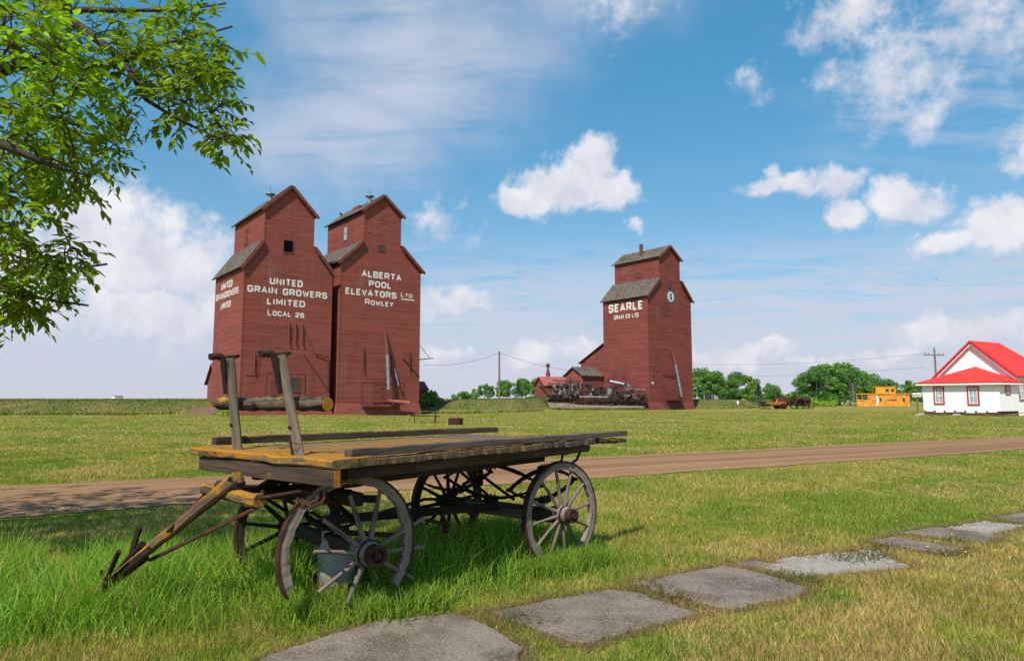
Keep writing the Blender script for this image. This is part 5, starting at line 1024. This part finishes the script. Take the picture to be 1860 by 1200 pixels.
gable_shed('far_shed', (XD(212, 900), 900, 1.3), R(60), 'tiny white building on the far horizon at the left', 7, 11, 2.4, 3.8, 'white_paint', 'galvanized', 'shed')
# dirt heap at the left foot of the left elevator
mb = MB(); N_ = 14
for (cx, cy, r, h) in ((XD(366, 64), 66.8, 1.7, .85), (XD(345, 64), 68, 2.6, .8)):
    o2 = len(mb.v); vs = [(cx, cy, h)]
    for q, rr in ((.8, .4), (.35, .75), (-.15, 1.05)):
        for k_ in range(N_): a = 6.2832 * k_ / N_; s_ = rr * r * rnd.uniform(.85, 1.15); vs.append((cx + s_ * math.cos(a), cy + s_ * math.sin(a), h * q * rnd.uniform(.85, 1.15) if q > 0 else -.1))
    fs = [(0, 1 + k_, 1 + (k_ + 1) % N_) for k_ in range(N_)] + [(1 + b_ * N_ + k_, 1 + b_ * N_ + N_ + k_, 1 + b_ * N_ + N_ + (k_ + 1) % N_, 1 + b_ * N_ + (k_ + 1) % N_) for b_ in range(2) for k_ in range(N_)]
    mb.add(vs, fs)
tag(mb.build('dirt_mound', 'soil', smooth=True), kind='structure')
# a crow on the middle elevator's roof and a bird in the sky
def bird(loc, rz, s_, lab, fly=False):
    b = empty('bird', loc, rz, lab, 'bird'); mb = MB().tube([(-.30, 0, .16), (-.16, 0, .19), (0, 0, .24), (.12, 0, .33), (.17, 0, .40), (.24, 0, .41), (.30, 0, .39)], [.02, .05, .10, .085, .06, .045, .008], 8)
    o2 = mb.build('body', 'bird_black', b); b.scale = (s_,) * 3
    if fly:
        for k in (-1, 1): MB().add([(.08, k * .06, .28), (-.1, k * .06, .27), (-.12, k * .5, .42), (.1, k * .42, .42), (-.05, k * .85, .36)], [(0, 1, 2, 3), (3, 2, 4)]).build('wing', 'bird_black', b)
    else:
        for k in (-.04, .04): MB().tube([(0, k, .16), (.0, k, 0)], .012, 5).build('leg', 'bird_black', b)
bird(E2.location + DF * 3.0 + DL * 6.5 + Vector((0, 0, 22.35)), 2.4, 1.3, 'black crow perched on the roof edge of the middle elevator'); bird((XD(1710, 60), 60, 12.0), .4, .32, 'small dark bird flying above the white house', True)

# ------------------------------------------------------------------ big leafy tree at the left, trunk beyond the frame
TB = Vector((-8.6, 4.9, 0)); TR = empty('ash_tree', TB, 0, 'big leafy green tree whose branches hang into the upper left', 'tree')
limbs = [[(-8.5, 5, 3.6), (-7, 5.9, 5.2), (-5.34, 6.3, 5.8), (-4.6, 6.2, 5.45), (-3.98, 6.1, 5.01), (-3.57, 6.0, 4.69), (-3.29, 5.9, 4.27), (-3.01, 5.9, 4.09), (-2.64, 5.8, 3.9), (-2.37, 5.8, 3.8)],
 [(-8.5, 5, 3.2), (-6.8, 5.8, 4.2), (-5.16, 6.2, 4.57), (-4.48, 6.1, 4.74), (-4.11, 6.1, 4.68), (-3.64, 6.0, 4.63), (-3.2, 6.0, 4.85), (-2.8, 6.0, 4.95), (-2.5, 5.8, 4.9)],
 [(-8.5, 5, 3.0), (-6.5, 5.4, 3.9), (-4.65, 5.6, 4.09), (-4.27, 5.6, 4.04), (-3.96, 5.7, 4.01), (-3.68, 5.8, 3.95), (-3.49, 5.9, 3.81)],
 [(-8.5, 5, 2.6), (-6.3, 5.3, 3.2), (-4.41, 5.4, 3.17), (-4.12, 5.5, 2.96), (-3.9, 5.6, 2.75), (-3.64, 5.7, 2.7), (-3.43, 5.7, 2.73)],
 [(-8.5, 5, 2.4), (-6.3, 5.5, 2.8), (-4.53, 5.6, 2.62), (-4.23, 5.7, 2.49), (-3.97, 5.8, 2.44), (-3.63, 5.8, 2.39)],
 [(-8.5, 5, 2.8), (-5.6, 4.7, 3.4), (-3.8, 4.6, 3.44), (-3.48, 4.6, 3.33), (-3.28, 4.7, 3.24), (-3.06, 4.8, 3.2)],
 [(-8.5, 5, 3.8), (-6.8, 6.1, 5.6), (-4.9, 6.3, 5.69), (-4.34, 6.3, 5.35), (-3.75, 6.3, 5.35), (-3.21, 6.3, 5.35), (-2.7, 6.1, 5.3)],
 [(-8.5, 5, 2.7), (-6, 5.2, 3.2), (-4.18, 5.2, 3.28), (-3.83, 5.2, 3.2), (-3.67, 5.3, 3.09)],
 [(-8.6, 4.9, 4), (-8, 4.9, 5.4), (-7.2, 5.2, 6.0), (-6.2, 5.4, 5.8)], [(-8.6, 4.9, 4), (-9.5, 4.8, 5.4), (-10, 5.2, 5.6)], [(-8.6, 4.9, 4), (-7.4, 4.4, 5.8), (-6.0, 4.3, 6.2)], [(-8.6, 4.9, 4.2), (-8.8, 5.0, 6), (-8.2, 5.4, 7.0)]]
blobs = [(-3.23, 4.39, 4.05, 0.32), (-3.56, 5.53, 4.74, 0.4), (-3.48, 6.32, 5.13, 0.41), (-2.86, 6.02, 5.01, 0.24), (-3.0, 4.6, 3.8, 0.26), (-3.37, 5.81, 4.38, 0.35), (-2.92, 5.87, 4.52, 0.33), (-2.45, 5.42, 4.34, 0.17), (-2.66, 6.13, 4.31, 0.21), (-2.30, 5.56, 3.80, 0.15), (-2.79, 5.75, 4.18, 0.21), (-3.87, 5.34, 3.74, 0.39), (-3.35, 5.15, 3.71, 0.27), (-3.58, 6.02, 3.83, 0.15), (-4.24, 5.82, 3.49, 0.35), (-4.18, 6.3, 3.75, 0.28), (-3.46, 4.83, 2.88, 0.25), (-4.51, 6.11, 2.96, 0.27), (-4.48, 6.17, 2.52, 0.30), (-3.71, 5.61, 2.57, 0.22), (-3.27, 5.3, 2.59, 0.13), (-4.10, 6.4, 2.52, 0.19), (-3.96, 5.62, 2.24, 0.15), (-3.8, 5.64, 2.28, 0.11),
 (-4.2, 5.6, 4.5, .45), (-4.3, 6.1, 5.1, .45), (-2.62, 6.0, 4.75, .18), (-3.2, 5.0, 3.35, .2), (-3.55, 4.75, 3.35, .3),
 (-5.3, 6.2, 5.3, .5), (-5.4, 5.8, 4.3, .5), (-5.5, 5.5, 3.4, .5), (-5.2, 5.5, 2.75, .4), (-6.3, 6.0, 5.2, .6), (-6.4, 5.6, 4.1, .6), (-6.4, 5.4, 3.1, .5), (-5.6, 6.3, 4.8, .4)]
def nearest_limb(p):
    best = None
    for L_ in limbs[:8]:
        for i in range(1, len(L_)):
            q = Vector(L_[i]); d = (q - p).length
            if best is None or d < best[0]: best = (d, q)
    return best[1]
LV, LF, LC = [], [], []; tw = MB(); rl = random.Random(5)
def leaf(p, d, up, L, c):
    d = d.normalized(); s = d.cross(up)
    if s.length < .05: s = d.cross(Vector((1, 0, 0)))
    s.normalize(); n = s.cross(d); w_ = L * rl.uniform(.20, .27); o = len(LV); bend = -n * (L * rl.uniform(.02, .14)); fold = n * (w_ * rl.uniform(.15, .5))
    LV.extend([p, p + d * L * .33 + s * w_ + fold + bend * .2, p + d * L * .35 + bend * .25, p + d * L * .33 - s * w_ + fold + bend * .2, p + d * L * .68 + s * w_ * .62 + fold * .6 + bend * .6, p + d * L * .7 + bend * .62, p + d * L * .68 - s * w_ * .62 + fold * .6 + bend * .6, p + d * L + bend])
    LF.extend([(o, o + 2, o + 1, o), (o, o + 3, o + 2, o), (o + 1, o + 2, o + 5, o + 4), (o + 2, o + 3, o + 6, o + 5), (o + 4, o + 5, o + 7, o + 4), (o + 5, o + 6, o + 7, o + 5)])
    LC.extend([c] * 8)
def twig(p, d, L, nl, size, r=.004, stem=None, tone=1.0):
    pts = [p]; d = d.normalized()
    for i in range(5):
        d = (d + Vector((rl.uniform(-.22, .22), rl.uniform(-.22, .22), rl.uniform(-.26, .12)))).normalized(); pts.append(pts[-1] + d * (L / 5))
    tw.tube(([stem] if stem else []) + pts, ([r * 1.8] if stem else []) + [r * (1 - .15 * i) for i in range(6)], 5, caps=False)
    for i in range(nl):
        t = (i + .6) / nl * 5; k = min(int(t), 4); q = pts[k].lerp(pts[k + 1], t - k); dd = (pts[k + 1] - pts[k]).normalized()
        sd3 = dd.cross(Vector((rl.uniform(-.4, .4), rl.uniform(-.4, .4), 1))).normalized() * (1 if i % 2 else -1)
        g_ = rl.uniform(.75, 1.25) * tone; c = (.150 * g_ + rl.uniform(0, .08), .275 * g_, .014 * g_)
        leaf(q, sd3 * rl.uniform(.5, 1) + dd * rl.uniform(.35, .9) + Vector((0, 0, rl.uniform(-.55, .15))), Vector((rl.uniform(-.5, .5), rl.uniform(-.5, .5), 1)).normalized(), size * rl.uniform(.65, 1.2), c)
nodes = [Vector(p).lerp(Vector(q), k / 6) for L_ in limbs[:8] for p, q in zip(L_[1:], L_[2:]) for k in range(6)]
nodes = [p for p in nodes if p.x > -6.8]; pend = []
for (x, y, z, r) in blobs:
    x -= .13
    if z < 2.75: z += .14; x -= .12
    elif z < 3.6: x -= .05
    c = Vector((x, y, z))
    for i in range(int(9 + r * 112)):
        q = Vector((rl.gauss(0, 1), rl.gauss(0, 1), rl.gauss(0, 1))).normalized() * (r * rl.random() ** .45); pend.append((min((c + q - n_).length for n_ in nodes), c + q, q, r))
NB = np.array([tuple(p) for p in nodes]); NBl = list(nodes)
for i, (dist, p, q, r) in enumerate(sorted(pend, key=lambda t: t[0])):
    near = NBl[int(np.argmin(((NB - np.array(tuple(p))) ** 2).sum(1)))]; L_ = (p - near).length
    if i % 3 == 0 and L_ > .05:
        m_ = near.lerp(p, .5) + Vector((rl.uniform(-.15, .15), rl.uniform(-.15, .15), rl.uniform(0, .2))) * L_; tw.tube([near, m_, p], [.0075, .006, .0045], 5, caps=False)
        NBl += [m_, p]; NB = np.vstack([NB, tuple(m_), tuple(p)])
    d = q * 1.0 + Vector((.12, -.05, -.12)) * r + (p - near).normalized() * r * .8
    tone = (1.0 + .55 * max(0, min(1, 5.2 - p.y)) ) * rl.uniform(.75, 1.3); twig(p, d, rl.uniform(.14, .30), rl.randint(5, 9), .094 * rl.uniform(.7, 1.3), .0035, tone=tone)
for i in range(620):   # the part of the crown that hangs beyond the frame and shades the road
    a = rl.choice(limbs[8:]); t = rl.uniform(.35, 1) * (len(a) - 1); k = min(int(t), len(a) - 2); c = Vector(a[k]).lerp(Vector(a[k + 1]), t - k)
    q = Vector((rl.gauss(0, 1), rl.gauss(0, 1), rl.gauss(0, .8))) * .85; p = c + q
    if p.y > .5 and -p.x / p.y < .86 + .12 and p.z < 6.5: continue
    if p.z < 2.6: continue
    twig(p, q + Vector((0, 0, -.2)), rl.uniform(.3, .5), 6, .17)
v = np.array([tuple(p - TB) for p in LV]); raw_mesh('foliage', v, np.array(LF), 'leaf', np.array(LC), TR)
me_ = TR.children[0].data
tw.v = [tuple(Vector(p) - TB) for p in tw.v]; tw.build('twigs', 'bark', TR)
mb = MB(); mb.tube([(0, 0, -.3), (.05, 0, 1.2), (.02, .05, 2.6), (0, 0, 4.2)], [.42, .30, .27, .2], 14, jit=.05)
for L_ in limbs:
    n_ = len(L_); mb.tube([Vector(p) - TB for p in L_], [max(.009, .10 * (1 - i / (n_ - .6)) ** 1.5) for i in range(n_)], 7, jit=.05)
mb.build('trunk', 'bark', TR)

# ------------------------------------------------------------------ grass
TALL = [(-6.5, 3.6), (-3.4, 4.15), (-2.5, 4.55), (-1.6, 4.86), (-.55, 5.22), (.35, 6.0), (1.0, 6.85), (1.15, 7.5), (.4, 8.4), (-.8, 8.6), (-1.9, 7.5), (-3.0, 7.0), (-6.5, 6.9)]
SL_ALL = [p for p, _ in SLABS] + [p for p, _ in RUB]
def shrink(poly, k):
    cx = sum(p[0] for p in poly) / len(poly); cy = sum(p[1] for p in poly) / len(poly); return [(cx + (x - cx) * k, cy + (y - cy) * k) for x, y in poly]
def edge_dist(px, py, poly):
    d = np.full(px.shape, 9.0); n = len(poly)
    for i in range(n):
        ax_, ay = poly[i]; bx2, by = poly[(i + 1) % n]; dx, dy = bx2 - ax_, by - ay
        t = np.clip(((px - ax_) * dx + (py - ay) * dy) / (dx * dx + dy * dy), 0, 1); d = np.minimum(d, np.hypot(px - ax_ - t * dx, py - ay - t * dy))
    return d
def blades(name, x, y, h, wd_, colr, lean, segs, seed):
    rng = np.random.default_rng(seed); n = len(x); z = gz(x, y); a = rng.uniform(0, 6.283, n); la = a + rng.normal(size=n) * .9 + 1.57
    sx, sy = np.cos(a), np.sin(a); lx, ly = np.cos(la) * lean, np.sin(la) * lean; vs = []
    for i in range(segs):
        t = i / segs; ox, oy = lx * h * t * t, ly * h * t * t; zz = z - .01 + h * (t - .35 * lean * t * t); w_ = wd_ * (1 - t * .75) / 2
        vs += [np.c_[x + ox - sx * w_, y + oy - sy * w_, zz], np.c_[x + ox + sx * w_, y + oy + sy * w_, zz]]
    vs.append(np.c_[x + lx * h, y + ly * h, z + h * (1 - .35 * lean)]); k = 2 * segs + 1
    V_ = np.stack(vs, 1).reshape(-1, 3); b = (np.arange(n) * k)[:, None]; F_ = []
    for i in range(segs - 1): F_ += [np.c_[b + 2 * i, b + 2 * i + 1, b + 2 * i + 3], np.c_[b + 2 * i, b + 2 * i + 3, b + 2 * i + 2]]
    F_.append(np.c_[b + k - 3, b + k - 2, b + k - 1]); F_ = np.concatenate(F_)
    return tag(raw_mesh(name, V_, F_, 'grass_blade', np.repeat(colr, k, 0)), kind='stuff')
def wedge(n, y0, y1, p, rng, spread=.95, pad=1.0):
    """sample ground points in the view fan, density falling with distance"""
    u_ = rng.random(n); y = (y0 ** (1 - p) + u_ * (y1 ** (1 - p) - y0 ** (1 - p))) ** (1 / (1 - p)) if p != 1 else y0 * (y1 / y0) ** u_
    return (rng.uniform(-1, 1, n) * (spread * y + pad)), y
GREEN, YEL, STRAW = np.array([.200, .295, .032]), np.array([.385, .355, .062]), np.array([.60, .43, .18])
def lawn_color(x, y, rng, dry=0.0):
    n = len(x); a = fbm(x * .55 + 7, y * .55, 21, 4)[:, None]; b = fbm(x * 2.3, y * 2.3, 33, 3)[:, None]
    t = np.clip((a - .40) * 4.2 + (b - .5) * 1.8 + rng.normal(size=(n, 1)) * .25, 0, 1); c = GREEN * (1 - t) + YEL * t
    t = np.clip(t + .16 * np.sign(np.sin((y - .532 * x) * 2.6 + 1.5 * fbm(x * .1, y * .1, 3, 2)))[:, None], 0, 1); c = GREEN * (1 - t) + YEL * t
    bare = ss(fbm(x * .42, y * .42, 13, 4)[:, None], .60, .70); dry = dry + .55 * bare
    s = (rng.random((n, 1)) < np.clip(.05 + dry + (a - .45) * .9 + (b - .5) * .5, .02, .75)).astype(float)
    c = c * (1 - s) + (STRAW * rng.uniform(.7, 1.15, (n, 1))) * s
    return np.clip(c * rng.uniform(.55, 1.32, (n, 1)) * (.80 + .4 * fbm(x * 5.0, y * 5.0, 91, 2)[:, None]), .004, 1)
rng = np.random.default_rng(77)
# near lawn
x, y = wedge(620000, 3.4, 24, 1.35, rng)
ok = ~on_road(x, y)
for p in SL_ALL: ok &= ~(inpoly(x, y, p) | (edge_dist(x, y, p) < .03))
x, y = x[ok], y[ok]
dens = fbm(x * 1.6, y * 1.6, 44, 3); ok = rng.random(len(x)) < np.clip(.45 + (dens - .3) * 2.0, .25, 1); dr = redge(x, False) - y; dr2 = y - redge(x, True); fringe = np.minimum(np.where(dr > 0, dr, 9), np.where(dr2 > 0, dr2, 9))
tall = inpoly(x, y, TALL); sd_e = np.full(len(x), 9.0)
for p in SL_ALL: sd_e = np.minimum(sd_e, edge_dist(x, y, p))
h = np.clip(.35 + sd_e * 2.2, .35, 1) * rng.uniform(.025, .085, len(x)) * (1 + .9 * (dens - .5)) * np.clip(.35 + fringe * 2, .4, 1)
blades('lawn_grass', x, y, h, .0065 + .0008 * y, lawn_color(x, y, rng, .05 + .08 * ss(7.0 - y[:, None], 0, 2.2) * ss(x[:, None] + 1.2, 0, 1.5)), rng.uniform(.2, .9, len(x)), 1, 1)
# lawn beyond the road, coarser with distance
x, y = wedge(520000, 13, 84, 1.5, rng, .86, 2)
ok = (y > redge(x, True)) & (y < np.interp(x, TOE_X, TOE_Y) + 1)
x, y = x[ok], y[ok]; dr2 = y - redge(x, True)
blades('lawn_grass', x, y, rng.uniform(.04, .10, len(x)) * np.clip(.4 + dr2, .4, 1), .006 + .0009 * y, lawn_color(x, y, rng, .10), rng.uniform(.2, .8, len(x)), 1, 2)
# bank grass
x, y = wedge(160000, 62, 118, 1.2, rng, .80, 2); d_ = y - np.interp(x, TOE_X, TOE_Y); ok = (d_ > -.6) & (d_ < 10)
for k_ in (E1, E2, E3):
    q = np.stack([x - k_.location.x, y - k_.location.y], 1); ls = q @ np.array(DF[:2]); ld = q @ np.array(DL[:2]); ok &= ~((ls > -.3) & (ls < 10.4) & (ld > -.4) & (ld < 9.6))
ok &= ~inpoly(x, y, PAD); x, y, d_ = x[ok], y[ok], d_[ok]
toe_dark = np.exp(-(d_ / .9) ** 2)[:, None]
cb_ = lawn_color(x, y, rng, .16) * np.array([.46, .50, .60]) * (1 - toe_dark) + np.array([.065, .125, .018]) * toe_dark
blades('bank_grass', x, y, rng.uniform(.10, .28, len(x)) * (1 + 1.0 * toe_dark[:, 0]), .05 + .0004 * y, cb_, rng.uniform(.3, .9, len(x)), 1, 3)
n = 5000; t_ = rng.random(n) * (len(PAD[:5]) - 1); k_ = t_.astype(int); fr_ = (t_ - k_)[:, None]; pa = np.array(PAD); q = pa[k_] * (1 - fr_) + pa[k_ + 1] * fr_ + np.c_[rng.normal(size=n) * .3, -np.abs(rng.normal(size=n)) * .8 - .1]
blades('pad_weeds', q[:, 0], q[:, 1], rng.uniform(.15, .5, n) * (.4 + fbm(q[:, 0] * .8, q[:, 1], 3, 3)), .09, np.where(rng.random((n, 1)) < .25, np.array([[.36, .27, .11]]), np.array([[.085, .16, .02]])) * rng.uniform(.7, 1.3, (n, 1)), rng.uniform(.2, .7, n), 1, 9)
# tall grass round the wagon and its tongue
n = 80000; x, y = rng.uniform(-6.5, 1.3, n), rng.uniform(4.0, 8.7, n); ok = inpoly(x, y, TALL); x, y = x[ok], y[ok]
ed = edge_dist(x, y, TALL); f = ss(ed, 0, .55); cl_ = fbm(x * 2.2, y * 2.2, 55, 3); ok = rng.random(len(x)) < (.25 + .75 * f) * np.clip((cl_ - .25) * 2.6, .12, 1); ok &= np.hypot((x + 1.30) / .28, (y - 5.33) / .33) > 1; x, y, f, cl_ = x[ok], y[ok], f[ok], cl_[ok]
front = ss(y - (4.9 + .55 * (x + 1.5)), 0.0, .8)
h = (.08 + .33 * f * (.45 + cl_ * .8)) * rng.uniform(.6, 1.25, len(x)); c = np.array([.185, .345, .034])[None] * rng.uniform(.7, 1.3, (len(x), 1)) + np.array([.13, .09, .02]) * rng.random((len(x), 1)) ** 2
st = (rng.random((len(x), 1)) < .05).astype(float); c = c * (1 - st) + STRAW * st
blades('tall_grass', x, y, h, rng.uniform(.007, .014, len(x)), c, rng.uniform(.12, .85, len(x)), 4, 4)
q = np.array([(-1.0, 5.08, .14), (-1.5, 5.0, .14), (-.7, 5.3, .14), (.30, 6.40, .14), (.5, 6.6, .14), (.75, 6.8, .14), (-2.9, 5.1, .35), (-2.3, 5.0, .25), (-3.6, 5.0, .4), (.0, 6.9, .3)])
k_ = rng.integers(0, len(q), 6500); x, y = q[k_, 0] + rng.normal(size=6500) * q[k_, 2], q[k_, 1] + rng.normal(size=6500) * q[k_, 2] * .7
blades('tall_grass', x, y, rng.uniform(.10, .27, 6500), rng.uniform(.007, .013, 6500), np.array([.195, .330, .034])[None] * rng.uniform(.65, 1.3, (6500, 1)) + np.array([.07, .04, .01]) * rng.random((6500, 1)) ** 2, rng.uniform(.12, .9, 6500), 3, 12)
# ragged grass and dry thatch hugging the slabs, and weeds in the joints
ex, ey = [], []
for p in SL_ALL:
    pr = np.array(ragged(p, .012, .05, 8)); cx, cy = pr.mean(0); q = pr + (pr - [cx, cy]) / np.linalg.norm(pr - [cx, cy], axis=1)[:, None] * rng.uniform(.0, .10, (len(pr), 1)); ex.append(q[:, 0]); ey.append(q[:, 1])
x, y = np.concatenate(ex), np.concatenate(ey); k5 = 11; x, y = np.tile(x, k5) + rng.normal(size=len(x) * k5) * .045, np.tile(y, k5) + rng.normal(size=len(y) * k5) * .045
ok = np.ones(len(x), bool)
for p in SL_ALL: ok &= ~inpoly(x, y, shrink(p, .97))
x, y = x[ok], y[ok]; s = (rng.random((len(x), 1)) < .74).astype(float); c = lawn_color(x, y, rng, 0) * (1 - s) + np.array([.34, .215, .11]) * rng.uniform(.6, 1.2, (len(x), 1)) * s
blades('edge_thatch', x, y, rng.uniform(.03, .09, len(x)), .006, c, rng.uniform(.4, 1.0, len(x)), 1, 5)
n = 1500; cxs = np.array([(1.15, 5.9), (1.3, 5.62), (.05, 5.05), (2.6, 6.1), (3.6, 7.1), (3.3, 6.9), (4.5, 7.2), (2.45, 6.3), (3.9, 7.5), (5.0, 7.9)]); q = cxs[rng.integers(0, len(cxs), n)]; x, y = q[:, 0] + rng.normal(size=n) * .12, q[:, 1] + rng.normal(size=n) * .10
blades('weed_tufts', x, y, rng.uniform(.04, .12, n), .011, np.where(rng.random((n, 1)) < .3, np.array([[.17, .09, .045]]), np.array([[.09, .15, .03]])) * rng.uniform(.7, 1.2, (n, 1)), rng.uniform(.5, 1.1, n), 2, 6)
# dandelions: yellow heads and white seed heads scattered in the lawns
def dots(name, x, y, r, z0, m):
    z = gz(x, y) + z0; n = len(x); k = 6; vs = [np.c_[x, y, z + r * .6]]
    for j in range(k): a = j * 6.2832 / k; vs.append(np.c_[x + r * math.cos(a), y + r * math.sin(a), z])
    V_ = np.stack(vs, 1).reshape(-1, 3); b = (np.arange(n) * (k + 1))[:, None]; F_ = np.concatenate([np.c_[b, b + 1 + j, b + 1 + (j + 1) % k] for j in range(k)])
    tag(raw_mesh(name, V_, F_, m), kind='stuff')
x, y = wedge(700, 6, 60, 1.5, rng, .85, 0); ok = ~on_road(x, y) & ((y > redge(x, True)) | (rng.random(len(x)) < .10)) & (fbm(x * .2, y * .2, 61, 3) > .5); x, y = x[ok], y[ok]; dots('dandelion_flowers', x, y, .012 + .0005 * y, .07, 'flower_yellow')
x, y = wedge(30000, 8.5, 30, 1.2, rng, .9, 1); ok = on_road(x, y) & (fbm(x * .8, y * 1.6, 17, 3) > .44); x, y = x[ok], y[ok]; dots('road_gravel', x, y, .006 + rng.random(len(x)) ** 3 * .022, .022, 'gravel_pad')
x, y = wedge(1300, 16, 62, 1.3, rng, .85, 0); ok = (y > redge(x, True) + 1) & ((x < 2) | (rng.random(len(x)) < .3)) & (fbm(x * .15, y * .15, 71, 3) > .46) & (y < np.interp(x, TOE_X, TOE_Y)); x, y = x[ok], y[ok]; dots('dandelion_seed_heads', x, y, .008 + .0005 * y, .08, 'seed_white')
